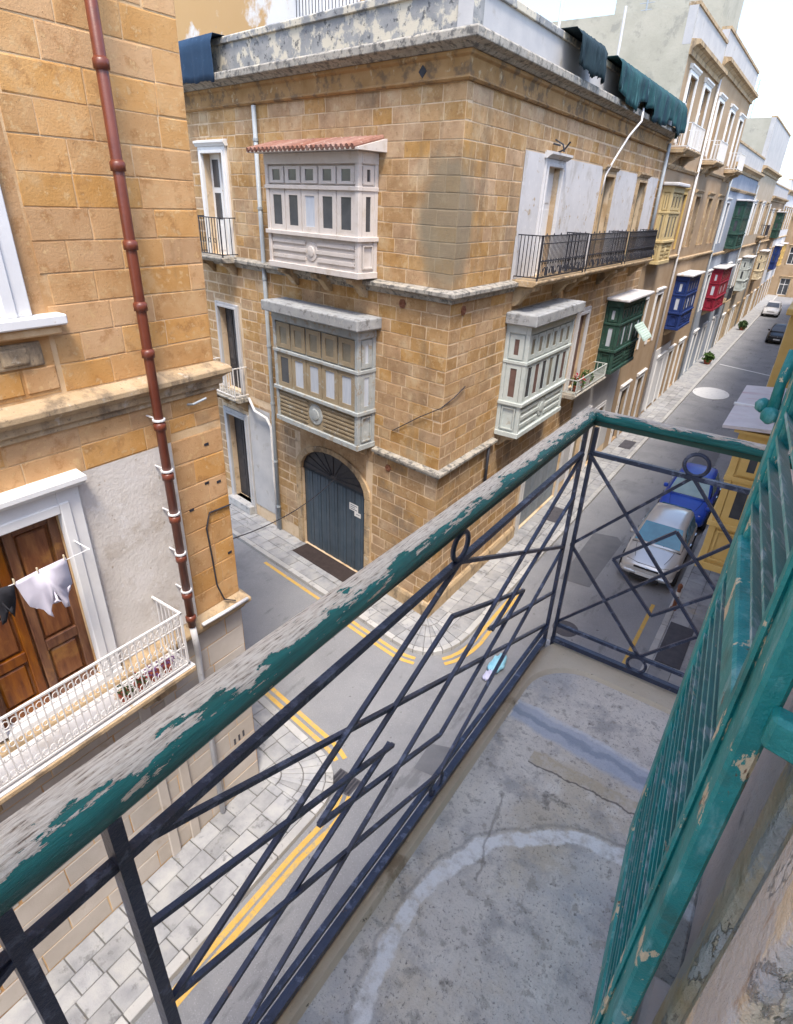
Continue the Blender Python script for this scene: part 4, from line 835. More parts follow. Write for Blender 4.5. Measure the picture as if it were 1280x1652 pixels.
# drainpipe with collars, grey foot
pts = [FL.p(3.86, .235, 14.5), FL.p(3.86, .235, 9.0), FL.p(3.86, .235, 4.55)]
dp = obj('drainpipe', MB().tube(pts, .055, 12), pipe_m, LH, smooth=True)
for z in (13.3, 12.1, 11.0, 10.2, 9.5, 8.9, 8.4, 7.55, 6.9, 6.3, 5.7, 5.1, 4.7):
    obj('collar', MB().lathe(FL.p(3.86, .235, z), [(.056, -.05), (.072, -.045), (.072, .03), (.064, .035), (.056, .05)], 14), pipe_m, dp, smooth=True)
for z in (7.57, 6.92, 6.32, 5.72, 5.12): obj('clip', MB().lathe(FL.p(3.86, .235, z+.055), [(.062, -.012), (.074, -.01), (.074, .01), (.062, .012)], 14).box(FL, 3.85, 3.87, .0, .17, z+.048, z+.062), pipe_w, dp)
obj('foot_pipe', MB().tube([FL.p(3.86, .235, 4.6), FL.p(3.88, .235, 4.2), FL.p(3.96, .12, 3.95), FL.p(3.96, .1, 3.6), FL.p(3.96, .1, .2)], .045, 10), pipe_w, dp, smooth=True)
obj('foot_pipe', MB().tube([FL.p(4.06, .19, 4.42), FL.p(4.5, .17, 4.38), FL.p(4.95, .16, 4.36)], .03, 8), pipe_w, dp, smooth=True)
obj('cable', MB().tube([FL.p(4.93, .02, 6.0), FL.p(4.55, .02, 6.02), FL.p(4.47, .02, 5.8), FL.p(4.5, .02, 5.3), FL.p(4.52, .02, 4.8), FL.p(4.6, .05, 4.5), FL.p(4.75, .12, 4.42)], .012, 6), iron, LH)
for y, z in ((4.62, 7.0), (4.55, 6.45), (4.75, 6.4), (4.25, 6.15), (4.8, 5.2)): obj('putlog_hole', MB().box(FL, y, y+.07, -.001, .008, z, z+.035), iron, LH)
obj('iron_pin', MB().tube([FL.p(4.45, .0, 7.62), FL.p(4.46, .1, 7.64), FL.p(4.65, .12, 7.68)], .015, 6), pipe_g, LH)
obj('vent_slots', MB().box(FL, 4.46, 4.50, -.001, .006, 1.36, 1.5).box(FL, 4.56, 4.60, -.001, .006, 1.38, 1.52).box(FL, 4.66, 4.70, -.001, .006, 1.4, 1.54), steel_d, LH, kind='stuff')

# ------------------------------------------------------------------ our own house: wall, stone door surround, slab, shutter
ZF = 8.30
OH = thing('viewing_house', (XW, 0, 0), 'flaking stone wall and door surround beside the near balcony with a teal louvred shutter', 'house')
mb = wall_mesh(FR, -10, 9.9, 0, 11.7, [(-.75, .48, ZF+.02, 11.0)], d=0, depth=.5); obj('wall', mb, wall_own, OH, recalc=False)
obj('roof', MB().box(FR, -10, 9.9, -8, .1, 11.7, 11.9), roof_g, OH)  # unseen roof, set low so more skylight reaches the balcony
for a, b, d0, rr in ((.86, .95, .032, .02), (.74, .86, .055, .025), (.62, .74, .042, .02), (.48, .62, .066, .015)):
    obj('architrave_stone', MB().box(FR, a, b, -.02, d0, ZF+.10, 11.1), jamb_m, OH, bevel=rr, seg=3)
obj('architrave_base', MB().box(FR, .46, .97, -.02, .075, ZF, ZF+.098), wall_own, OH, bevel=.012)
obj('door_frame', MB().box(FR, .40, .478, -.30, -.02, ZF+.03, 10.99), teal, OH, bevel=.006)
# slab with a rounded raised rim, white mortar arc and a blue-grey repair
Y0, Y1, XO, XI, YI = -2.2, 2.115, -.566, -.518, 1.985
sl = obj('balcony_slab', MB().prism([Vector((x, Y0, z)) for x, z in ((XW, 8.02), (-.36, 8.02), (-.42, 8.06), (-.50, 8.10), (-.52, 8.16), (XO, 8.19), (XO, ZF-.014), (XW, ZF-.014))], (0, Y1-Y0, 0)), slab_m, OH, bevel=.008)
inner = [(XI, Y0), (XI, 1.3)] + [(XI+.21-.21*math.cos(t*math.pi/16), 1.78+.21*math.sin(t*math.pi/16)) for t in range(9)] + [(-.05, YI), (XW-.01, YI-.01)]
outer = [(XO+.004, Y0), (XO+.004, 1.3)] + [(XO+.004, 1.78+.04*t) for t in range(5)] + [(XO+.06*t, Y1-.004) for t in range(1, 5)] + [(-.05, Y1-.004), (XW-.01, Y1-.004)]
rim = MB(); k = len(inner)
for i in range(k-1):
    a, b, c_, d_ = inner[i], inner[i+1], outer[i+1], outer[i]
    rim.quad(Vector((*a, ZF)), Vector((*b, ZF)), Vector((*c_, ZF)), Vector((*d_, ZF))); rim.quad(Vector((*a, ZF)), Vector((*b, ZF)), Vector((b[0]+.012, b[1]-.012, ZF-.0145)), Vector((a[0]+.012, a[1]-.012, ZF-.0145)))
obj('slab_rim', rim, rim_m, sl)
def ribbon(name, pts, w, mt, z, t=.004):
    """hand-trowelled strip with an uneven edge"""
    P = []
    for i in range(len(pts)-1):
        for j in range(5): P.append(Vector((*pts[i], 0)).lerp(Vector((*pts[i+1], 0)), j/5))
    P.append(Vector((*pts[-1], 0))); L = []; R_ = []; n = len(P)
    for i, p in enumerate(P):
        d = (P[min(i+1, n-1)]-P[max(i-1, 0)]).normalized(); s = Vector((-d.y, d.x, 0)); a = w*rng.uniform(.38, .62); b = w*rng.uniform(.38, .62)
        L.append(p+s*a); R_.append(p-s*b)
    mb = MB()
    for i in range(n-1): mb.hexa([Vector((q.x, q.y, z)) for q in (L[i], L[i+1], R_[i+1], R_[i])] + [Vector((q.x, q.y, z+t)) for q in (L[i], L[i+1], R_[i+1], R_[i])])
    return obj(name, mb, mt, sl)
fz = ZF-.0138
arcp = [(-.40, .25), (-.395, .45), (-.425, .62), (-.43, .74), (-.40, .87), (-.355, .98), (-.29, 1.09), (-.20, 1.18), (-.10, 1.245), (.02, 1.28), (.10, 1.27)]
# shutter leaf swung open, standing a little off the wall
P0 = Vector((.075, .652, 0)); P1 = Vector((.0, 1.362, 0)); LL = (P1-P0).length
uu = (P1-P0).normalized(); FSH = Frame(P0, uu, Vector((-uu.y, uu.x, 0)))
zb, zt = ZF+.035, 10.75
TH = -.030
leaf = obj('louvred_shutter', MB().box(FSH, 0, .085, TH, 0, zb, zt).box(FSH, LL-.065, LL, TH, 0, zb, zt).box(FSH, .085, LL-.065, TH, 0, zb, zb+.10).box(FSH, .085, LL-.065, TH, 0, 9.33, 9.41).box(FSH, .085, LL-.065, TH, 0, zt-.1, zt).box(FSH, .085, .11, TH, -.008, zb, zt).box(FSH, LL-.085, LL-.065, TH, -.008, zb, zt), teal, OH, bevel=.005)
z = zb+.125
while z < zt-.12:
    if not (9.305 < z < 9.43):
        q = rng.uniform(-.003, .003); a_, b_ = .108, LL-.083
        obj('slat', MB().hexa([FSH.p(a_, TH+.002, z-.012+q), FSH.p(b_, TH+.002, z-.012), FSH.p(b_, -.002, z+.014), FSH.p(a_, -.002, z+.014+q), FSH.p(a_, TH+.002, z-.003+q), FSH.p(b_, TH+.002, z-.003), FSH.p(b_, -.002, z+.024), FSH.p(a_, -.002, z+.024+q)]), teal_l, leaf)
    z += .048
obj('stile_bead', MB().box(FSH, .060, .085, .0, .008, zb, zt), teal, leaf, bevel=.004)
obj('hinge_arm', MB().hexa([Vector(p) for p in ((.095, .66, 9.46), (.095, .63, 9.46), (XW, .60, 9.46), (XW, .64, 9.46), (.095, .66, 9.51), (.095, .63, 9.51), (XW, .60, 9.51), (XW, .64, 9.51))]), teal, leaf, bevel=.006)
hb = P1 + Vector((0, 0, 9.66))
obj('shutter_catch', MB().tube([hb+Vector((-.01, .0, .0)), hb+Vector((-.012, .012, .05)), hb+Vector((-.004, .03, .11))], [.012, .010, .015], 10).lathe(hb+Vector((-.012, -.01, -.012)), [(.004, -.016), (.015, -.008), (.017, .004), (.012, .014), (.003, .018)], 12).lathe(hb+Vector((-.03, .03, -.004)), [(.004, -.014), (.013, -.008), (.015, .004), (.010, .012), (.003, .016)], 12), teal, leaf, smooth=True)

# ------------------------------------------------------------------ balcony railing
XR, YE = -.55, 2.09
RG = thing('balcony_railing', (XR, 1.1, ZF), 'black iron diamond railing under a peeling green and bare wood handrail', 'railing')
def handrail(name, pts, inward):
    """pts: centre line; inward: towards the balcony; uv v runs from outer foot over the top to inner foot"""
    prof = [(.036, 0), (.0405, .007), (.0405, .026), (.035, .036), (.018, .0405), (-.004, .0415), (-.022, .0395), (-.034, .033), (-.0395, .021), (-.040, .007), (-.036, 0)]
    k = len(prof); mb = MB(); vs = []; inw = [Vector(v) for v in inward]
    for p, w in zip(pts, inw):
        tp = 1.06 - .27*max(0, min(1, (p.y-.1)/.8)) - .07*max(0, min(1, (p.y-.9)/1.1))     # hand-planed rail, slimmer towards the far corner
        for a, h in prof: vs.append(Vector(p) - w*a*tp + Vector((0, 0, h*tp + (1-tp)*.036)))
    fs = []; uv = []; acc = 0
    for i in range(len(pts)-1):
        L = (Vector(pts[i+1])-Vector(pts[i])).length
        for j in range(k-1):
            fs.append((i*k+j, i*k+j+1, (i+1)*k+j+1, (i+1)*k+j))
            uv += [(acc*1.0, j/(k-1)), (acc, (j+1)/(k-1)), (acc+L, (j+1)/(k-1)), (acc+L, j/(k-1))]
        fs.append((i*k+k-1, i*k, (i+1)*k, (i+1)*k+k-1)); uv += [(acc, 1), (acc, 1), (acc+L, 1), (acc+L, 1)]
        acc += L
    for e in (0, len(pts)-1):
        fs.append(tuple(e*k+j for j in range(k))); uv += [(acc+j*.01, j/(k-1)) for j in range(k)]
    mb.add(vs, fs); mb.uv = uv
    o = obj(name, mb, rail_wood, RG, recalc=False)
    me = o.data
    for p in me.polygons[:-2]: p.use_smooth = True
    return o
ZH = 9.322
hx = Vector((1, 0, 0)); hy = Vector((0, -1, 0)); hm = Vector((1, -1, 0))
n = 40
handrail('handrail', [Vector((XR-.004, -2.2+(YE+2.2)*i/n, ZH)) for i in range(n+1)], [hx]*n+[hm])
handrail('handrail', [Vector((XR-.004+(XW-.01-XR)*i/10, YE, ZH)) for i in range(11)], [hm]+[hy]*10)
obj('rail_strip', MB().box(FW, XR-.018, XR+.018, -2.2, YE-.03, ZH-.010, ZH+.010), paint_green, RG)
obj('rail_strip', MB().box(FW, XR-.02, XW-.005, YE-.018, YE+.016, ZH-.010, ZH+.009), paint_green, RG)
ZT, ZB, ZS = 9.205, 8.405, 8.325
def rail_panel(P, t0, t1, nrm, w=.0105, kt=.52, kz=.47, arrows=False):
    """the diamond pattern between two posts; P(t, z) gives a point"""
    tm, zm = (t0+t1)/2, (ZT+ZB)/2; ht, hz = (t1-t0)/2*kt, (ZT-ZB)/2*kz
    def b(nm, a, c, ww=w, off=0.0): bar(nm, P(*a)+nrm*off, P(*c)+nrm*off, ww, RG, rail_iron, facing=nrm)
    b('top_bar', (t0, ZT), (t1, ZT), .016); b('bottom_bar', (t0, ZB), (t1, ZB), .014); b('base_bar', (t0, ZS), (t1, ZS), .022)
    if arrows:
        for e, sg_ in ((t0, 1), (t1, -1)):
            for q in (1, -1): b('arrow_bar', (e, zm+q*.23), (tm-sg_*.275, zm), w, .005*q)
    b('diagonal_bar', (t0, ZB), (t1, ZT), w, .007); b('diagonal_bar', (t0, ZT), (t1, ZB), w, -.007)
    for a, c in (((t0, zm), (tm, ZT)), ((tm, ZT), (t1, zm)), ((t1, zm), (tm, ZB)), ((tm, ZB), (t0, zm))): b('diamond_bar', a, c, w, .003)
    for a, c in (((tm-ht, zm), (tm, zm+hz)), ((tm, zm+hz), (tm+ht, zm)), ((tm+ht, zm), (tm, zm-hz)), ((tm, zm-hz), (tm-ht, zm))): b('diamond_bar', a, c, w, -.003)
    for z, r in (((ZT+ZH-.014)/2-.006, (ZH-.014-ZT)/2-.013), ((ZB+ZS)/2, (ZB-ZS)/2-.004)):
        rx = r*1.0
        obj('ring', MB().tube([P(tm+rx*math.cos(q*math.pi/10), z+r*math.sin(q*math.pi/10)) for q in range(20)], .0068, 8, closed=True), rail_iron, RG, smooth=True)
PX = lambda t, z: Vector((XR, t, z)); PY = lambda t, z: Vector((t, YE-.01, z))
rail_panel(PX, .205, 2.045, hx, kt=.59, kz=.56, arrows=True); rail_panel(PY, XR+.02, XW-.035, -hy)
for a, b_ in ((.07, .195),):
    for z, w in ((ZT, .016), (ZB, .014), (ZS, .022)): bar('top_bar', PX(a, z), PX(b_, z), w, RG, rail_iron)
rail_panel(PX, -1.75, .055, hx, kt=.59, kz=.56, arrows=True)
for y in (.195, .062): bar('post', PX(y, ZF-.02), PX(y, ZH-.02), .020, RG, rail_iron, w2=.026)
for p in (PX(2.05, ZF-.01), Vector((XR+.028, YE-.01, ZF-.01))): bar('post', p, Vector((p.x, p.y, ZH-.02)), .014, RG, rail_iron)
bar('post', Vector((XW-.03, YE-.01, ZF)), Vector((XW-.03, YE-.01, ZH-.02)), .014, RG, rail_iron)

# ------------------------------------------------------------------ the row beyond the corner house
def row_house(name, label, s0, s1, h, mt, wins=(), boxes=(), balcs=(), corn=None, par=1.0, F=FM, bands=(), trim=trim_c, depth=10, side_mt=None, cat='house', blk=False):
    H = thing(name, F.p((s0+s1)/2, 0, 0), label, cat)
    holes = [(a, b, c, d) for a, b, c, d, *_ in wins]
    mb = wall_mesh(F, s0, s1, 0, h, holes, d=0, depth=.22); obj('wall', mb, mt, H, recalc=False)
    sd = MB(); 
    for s in (s0+.004, s1-.004): sd.quad(F.p(s, 0, 0), F.p(s, -depth, 0), F.p(s, -depth, h+par), F.p(s, 0, h+par))
    sd.quad(F.p(s0, -depth, 0), F.p(s1, -depth, 0), F.p(s1, -depth, h+par), F.p(s0, -depth, h+par)); obj('side_wall', sd, side_mt or mt, H, recalc=False)
    obj('roof', MB().box(F, s0+.01, s1-.01, -depth+.01, -.3, h-.1, h), roof_g, H)
    c = corn or .3
    obj('cornice', moulding(F, s0, s1, [(-.01, h-.35), (.08, h-.35), (.08, h-.2), (c*.6, h-.1), (c, h-.06), (c, h+.06), (-.01, h+.1)]), trim, H)
    obj('parapet', MB().box(F, s0, s1, -.3, -.01, h-.05, h+par), plaster_g if mt is not house_m['white'] else plaster_w, H); obj('coping', MB().box(F, s0-.0, s1+.0, -.34, .04, h+par, h+par+.1), trim, H)
    for z in bands: obj('string_course', moulding(F, s0, s1, [(-.01, z-.12), (.06, z-.12), (.12, z-.03), (.12, z+.03), (-.01, z+.06)]), trim, H)
    for (a, b, z0, z1, dm, sm) in wins:
        surround(H, F, a, b, z0, z1, .15, sm, name='window_surround', hood=.08, proud=.05)
        if dm is glass: 
            w = obj('window', MB().box(F, a, b, -.19, -.14, z0, z1), paint_white, H)
            m_ = (a+b)/2
            for l0, l1 in ((a+.06, m_-.03), (m_+.03, b-.06)):
                for q0, q1 in ((z0+.08, z0+(z1-z0)*.62), (z0+(z1-z0)*.66, z1-.08)): obj('pane', MB().box(F, l0, l1, -.139, -.135, q0, q1), glass, w)
        else: door_leaves(H, F, a, b, z0, z1, -.14, dm, 3)
    for (a, b, d, z0, z1, n_, bm, gl) in boxes:
        enclosed_balcony(H, F, a, b, d, z0, z1, z0+(z1-z0)*.32, z0+(z1-z0)*.66, n_, bm, gl, roof=.10, roof_mt=plaster_w)
        for s in (a+.2, b-.4): corbel(H, F, s, .2, d*.85, z0-.01, .35, trim)
    for (a, b, d, z, hh, im) in balcs:
        iron_balcony(H, F, a, b, d, z, hh, im, trim, .14, .02, False)
        for s in (a+.15, b-.4): corbel(H, F, s, .25, d*.85, z-.14, .4, trim)
    return H
W, T, G_, P_ = paint_white, trim_c, glass, plaster_w
h1 = row_house('tall_house', 'tall tan stone house with a grey party wall above the corner house roof', 15.42, 21.5, 15.2, house_m['tan'],
    wins=[(16.2, 17.4, 12.3, 14.4, G_, W), (19.0, 20.2, 12.3, 14.4, G_, W), (16.4, 17.4, 8.5, 10.7, G_, paint_yellow), (19.4, 20.4, 8.5, 10.7, G_, paint_yellow), (16.6, 17.6, 4.4, 6.6, G_, W), (19.2, 20.3, 4.4, 6.6, red_brown, W), (16.4, 17.6, .15, 2.7, dark_wood, P_), (19.2, 20.4, .15, 2.7, dark_wood, P_)],
    balcs=[(15.7, 18.2, .6, 12.1, .8, paint_white)], bands=(8.2, 11.6), side_mt=grey_side, depth=9)
enclosed_balcony(h1, FM, 16.0, 17.9, .42, 8.1, 10.9, 8.95, 10.0, 3, paint_py, [glass, glass_tan], roof=.12, roof_mt=plaster_w)
row_house('tall_house', 'tall tan house with white ground floor and navy boxed balcony beyond the yellow balcony', 21.5, 31.6, 15.7, house_m['tan'],
    wins=[(22.6, 23.8, 12.3, 14.4, G_, W), (26, 27.2, 12.3, 14.4, G_, W), (29.2, 30.4, 12.3, 14.4, G_, W), (22.6, 23.8, 8.5, 10.7, G_, T), (26, 27.2, 8.5, 10.7, G_, T), (29.2, 30.4, 8.5, 10.7, G_, T), (27.6, 28.7, 4.4, 6.8, G_, T), (23.0, 24.6, .15, 2.9, W, W), (25.8, 27.0, .15, 2.9, dark_wood, W), (28.6, 30.0, .15, 2.9, W, W)],
    boxes=[(22.9, 25.9, .65, 4.6, 7.2, 4, paint_blue, [glass_tan, curtain])], balcs=[(22.2, 24.2, .6, 12.1, .8, paint_white), (28.8, 30.8, .6, 12.1, .8, paint_white)], bands=(8.0, 11.8), side_mt=house_m['tan'])
tb = [o for o in bpy.data.objects if o.get('label', '').startswith('tall tan house with white')][0]
obj('roof_room', MB().box(FM, 21.7, 25.6, -5, -.5, 15.7, 20.5), grey_side, tb); obj('roof_room', MB().box(FM, 25.7, 29.5, -5, -1.2, 15.7, 18.4), house_m['pale'], tb)
obj('ground_floor_render', MB().box(FM, 21.55, 25.7, .0, .03, .3, 3.6), house_m['white'], tb)
row_house('row_house', 'pale blue rendered house with a crimson boxed balcony and a high dark green one', 31.6, 44.8, 12.6, house_m['blue'],
    wins=[(32.4, 33.5, 8.4, 10.6, G_, W), (41.2, 42.3, 8.4, 10.6, G_, W), (32.4, 33.5, 4.4, 6.6, G_, W), (41, 42.2, 4.4, 6.6, G_, W), (33.4, 34.6, .2, 2.8, paint_green, W), (37, 38.2, .2, 2.8, dark_wood, W), (41, 42.2, .2, 2.8, W, W)],
    boxes=[(34.2, 38.2, .65, 4.3, 6.9, 5, paint_red, [glass, curtain]), (36.4, 39.4, .65, 8.0, 10.8, 4, paint_green, glass)], balcs=[(40.6, 42.8, .6, 4.3, .9, iron)], bands=(7.8, 11.4))
row_house('row_house', 'golden stone house with tall grey roof rooms past the pale blue house', 44.8, 58, 13.2, house_m['pale'],
    wins=[(46+3*i, 47.2+3*i, z, z+2.2, [G_, dark_wood][i % 2], [W, T][i % 2]) for i in range(4) for z in (.2, 4.4, 8.6)], boxes=[(48.8, 51.4, .6, 4.3, 6.9, 4, wood_sage, glass)], balcs=[(54.6, 57, .6, 8.4, .9, iron)], bands=(7.8,), par=3.0, side_mt=grey_side)
row_house('row_house', 'pale limestone house with cream boxed balcony two doors past the pale blue house', 58, 74, 11.6, house_m['tan'],
    wins=[(59+3.2*i, 60.2+3.2*i, z, z+2.2, [dark_wood, G_][i % 2], [T, W][i % 2]) for i in range(5) for z in (.2, 4.4, 8.2)], boxes=[(61.5, 64.5, .6, 4.3, 6.9, 4, paint_cream, glass), (67.5, 70.5, .6, 8, 10.4, 4, paint_green, glass)], bands=(7.8,))
row_house('row_house', 'white and tan house far down the street with a blue boxed balcony', 74, 92, 12.6, house_m['white'],
    wins=[(75.5+3.6*i, 76.7+3.6*i, z, z+2.2, [G_, dark_wood][i % 2], T) for i in range(5) for z in (.2, 4.4, 8.6)], boxes=[(78, 81, .6, 4.3, 6.9, 4, paint_blue, glass), (86, 89, .6, 4.3, 6.9, 4, paint_yellow, glass)], bands=(7.8,))
FE = Frame((-14, 103.5, 0), (1, 0, 0), (0, -1, 0))
row_house('end_house', 'tan stone house closing the view where the street ends', 0, 26, 10.4, house_m['tan'], wins=[(2+3.4*i, 3.2+3.4*i, z, z+2.2, G_, T) for i in range(7) for z in (.2, 4.2, 7.6)], F=FE)

# our own side: yellow house with a boxed gallery, plain unseen neighbours further on, added to shade the street
YH = row_house('yellow_house', 'ochre yellow boxed gallery with a streaked sheet roof on the right', 9.9, 26, 12.4, house_m['gold'],
    wins=[(14 + 3*i, 15.2+3*i, z, z+2.3, G_, T) for i in range(4) for z in (4.4, 8.5)], F=FR, bands=(8.1,))
gy = enclosed_balcony(YH, FR, 10.35, 13.1, .62, 4.45, 6.98, 5.35, 6.2, 4, paint_yellow, [glass], roof=None)
for a, b in ((10.2, 11.55), (11.57, 13.2)):
    obj('roof_sheet', MB().prism([FR.p(a, x, z) for x, z in ((0, 7.10), (.88, 7.03), (.88, 7.075), (0, 7.16))], FR.u*(b-a)), gal_roof, gy)
obj('roof_batten', MB().box(FR, 11.53, 11.59, .02, .90, 7.085, 7.12), paint_white, gy)
obj('fascia', MB().box(FR, 10.25, 13.15, .0, .70, 6.985, 7.03), paint_yellow, gy)
obj('gallery_pier', MB().box(FR, 16.2, 18.4, .0, .62, 3.4, 8.08), paint_yellow, YH, bevel=.02); obj('gallery_ledge', MB().box(FR, 16.05, 18.5, .0, .72, 8.08, 8.22), paint_yellow, YH, bevel=.02); obj('gallery_upper', MB().box(FR, 16.3, 20.4, .0, .60, 8.22, 10.6), paint_yellow, YH, bevel=.02)
for z in (3.9, 5.0, 6.1, 7.2): obj('pier_panel', MB().box(FR, 16.4, 18.2, .6, .635, z, z+.8), paint_cream, YH, bevel=.02)
row_house('unseen_row_house', 'unseen pale stone terrace added to shade the street on our own side beyond the yellow gallery', 26, 90, 12.0, house_m['pale'], wins=[(28+4*i, 29.2+4*i, z, z+2.3, G_, T) for i in range(15) for z in (4.4, 8.4)], F=FR, bands=(8.0,))
row_house('side_street_house', 'pale stone house further up the side street beyond the corner house', 14.0, 30, 12.0, house_m['pale'], wins=[(16+3*i, 17.2+3*i, z, z+2.3, G_, T) for i in range(4) for z in (.3, 4.4, 8.4)], F=FS, bands=(8.2,))

# ------------------------------------------------------------------ cloths, cables and small things
def drape(name, F, s0, s1, z_top, z_bot, d, mt, label, cat, top_in=.34, amp=.03, freq=9, seed=1, thick=.005, ragged=.1, tilt=0.0, group=None):
    """cloth lying over a parapet: over the coping, down the outside in folds"""
    g = random.Random(seed); nx = 70; rows = 9; vs = []
    ph = g.uniform(0, 6)
    for i in range(nx+1):
        s = s0+(s1-s0)*i/nx; f = amp*(math.sin(freq*(s-s0)+ph)+.6*math.sin(freq*2.3*(s-s0)+ph*2)+.35*math.sin(freq*5.1*(s-s0)+ph)); zb_ = z_bot + ragged*(.8*math.sin(2.1*(s-s0)+ph)+.5*math.sin(5.7*(s-s0)))+g.uniform(-ragged, ragged)*.25 + tilt*i/nx
        vs.append(F.p(s, -top_in, z_top-.25+f)); vs.append(F.p(s, -top_in*.9, z_top+.02+abs(f)*.2)); vs.append(F.p(s, d-.04, z_top+.025+abs(f)*.2))
        for r in range(rows-3):
            t = (r+1)/(rows-3); vs.append(F.p(s+.02*f/amp*t, d+.03+abs(amp)+f*min(1, t*1.5), z_top-(z_top-zb_)*t))
    fs = [(i*rows+r, (i+1)*rows+r, (i+1)*rows+r+1, i*rows+r+1) for i in range(nx) for r in range(rows-1)]
    o = obj(name, MB().add(vs, fs), mt, smooth=True, label=label, cat=cat, group=group)
    md = o.modifiers.new('solid', 'SOLIDIFY'); md.thickness = thick; md.offset = 0
    return o
drape('tarpaulin', FS, 7.6, 10.4, ZP, 12.42, .34, tarp_b, 'blue tarpaulin hanging over the parapet next to the stained white wall', 'tarpaulin', amp=.012, freq=5, seed=2, ragged=.05)
drape('net_cloth', FM, 3.95, 5.85, ZP, 12.66, .36, tarp_d, 'black net cloth in loops over the white parapet, nearest the roof corner', 'cloth', amp=.05, freq=8, seed=3, tilt=.1)
drape('net_cloth', FM, 6.9, 15.0, ZP, 12.62, .36, tarp_t, 'long teal and navy netting over the parapet beside the grey party wall', 'cloth', amp=.05, freq=7, seed=4, ragged=.16, tilt=-.12)
obj('hose', MB().tube([FM.p(9.7, .42, 12.62), FM.p(9.6, .46, 12.3), FM.p(9.2, .3, 11.9), FM.p(8.7, .16, 11.3), FM.p(8.4, .08, 10.9), FM.p(8.35, .05, 10.4)], .03, 8), pipe_w, smooth=True, label='white hose looping down from the netting over the corner house wall', cat='hose')
for i, (x, y, z0_, z1_, lb) in enumerate(((-8.6, 20.5, 12.6, 16.6, 'taller'), (-7.6, 23.2, 12.6, 15.6, 'shorter'))):
    obj('roof_pole', MB().tube([Vector((x, y, z0_)), Vector((x, y, z1_))], .04, 6), pipe_w, label='%s thin white pole standing on the roof before the grey party wall' % lb, cat='pole')
obj('television_aerial', MB().tube([Vector((-8.4, 14.6, 12.6)), Vector((-8.4, 14.6, 17.0))], .025, 6).tube([Vector((-8.9, 14.6, 16.6)), Vector((-7.9, 14.6, 16.6))], .015, 5), pipe_g, label='thin grey aerial on the corner house roof against the sky', cat='aerial')
def sag(a, b, dip, n=12): return [a.lerp(b, i/n) - Vector((0, 0, dip*4*(i/n)*(1-i/n))) for i in range(n+1)]
obj('overhead_cable', MB().tube(sag(FS.p(1.6, .03, 5.2), FM.p(.9, .03, 6.2), 0).copy()[:0] + [FS.p(1.5, .03, 5.0), FS.p(.6, .05, 5.6), FS.p(.0, .08, 5.95), FM.p(.4, .05, 6.1), FM.p(.9, .04, 6.25)], .012, 6), iron, label='dark cable slung round the corner of the limestone house', cat='cable')
obj('overhead_cable', MB().tube(sag(FN.p(.5, .05, 5.1), FS.p(3.5, .1, 3.1), .25), .010, 6), iron, label='thin dark cable crossing the side street to the garage arch', cat='cable')
for x, y, z0_, lb in ((-9.0, 30, 15.2, 'first tall tan house'), (-9.5, 48.5, 12.6, 'pale blue house'), (-8.2, 58, 16.2, 'golden stone house')):
    ae = MB().tube([Vector((x, y, z0_)), Vector((x, y, z0_+2.6))], .03, 6)
    for k in range(4): ae.tube([Vector((x-.45+.08*k, y, z0_+2.5-.22*k)), Vector((x+.45-.08*k, y, z0_+2.5-.22*k))], .014, 5)
    obj('television_aerial', ae, pipe_g, label='thin television aerial with short arms on the roof of the %s' % lb, cat='aerial', group='roof aerials')
for s_, zz in ((21.45, 15), (31.5, 12), (44.7, 12), (57.9, 11)):
    obj('street_drainpipe', MB().tube([FM.p(s_, .09, zz), FM.p(s_, .09, .2)], .05, 8), pipe_w if s_ < 25 else pipe_g, smooth=True, label={21.45: 'white drainpipe between the two tall tan houses', 31.5: 'grey drainpipe where the pale blue house begins', 44.7: 'grey drainpipe where the golden stone house begins', 57.9: 'grey drainpipe where the cream balcony house begins'}[s_], cat='drainpipe', group='drainpipes along the row')
# ironwork and patches in the road
dg = on_z(556, 1262, .0); DG = thing('drain_grate', dg, 'iron drain grate in the road by the near pavement corner', 'drain')
obj('grate_frame', MB().box(FW, dg.x-.26, dg.x+.26, dg.y-.2, dg.y+.2, -.004, .006), steel_d, DG)
for k in range(7): obj('grate_bar', MB().box(FW, dg.x-.23+.07*k, dg.x-.19+.07*k, dg.y-.17, dg.y+.17, .006, .014), iron, DG)
mh = Vector((-3.0, 13.0, 0)); MH = thing('manhole_cover', mh, 'round iron manhole cover in the middle of the street', 'manhole')
obj('cover', MB().lathe(mh, [(.34, -.004), (.34, .008), (.30, .010), (.30, .006), (.02, .006)], 24), steel_d, MH)
asp2 = mat('asphalt_patch', [(0.13, 0.135, 0.15), (0.17, 0.175, 0.19)], 2, 0.9, 0.5, 150, 0, [((0.28, 0.29, 0.3), 55, 0.58, 0.06, 0.5)])
for q in ([(-4.0, 15.2), (-3.1, 15.3), (-3.05, 18.6), (-3.3, 18.9), (-4.05, 18.7)], [(-3.9, 6.9), (-2.6, 7.1), (-2.5, 7.8), (-3.2, 7.9), (-3.95, 7.6)], [(-2.6, 26), (-1.6, 26.1), (-1.7, 31), (-2.55, 30.8)]):
    obj('road_patch', MB().add([Vector((a, b, .0015)) for a, b in q], [tuple(range(len(q)))]), asp2, kind='structure')
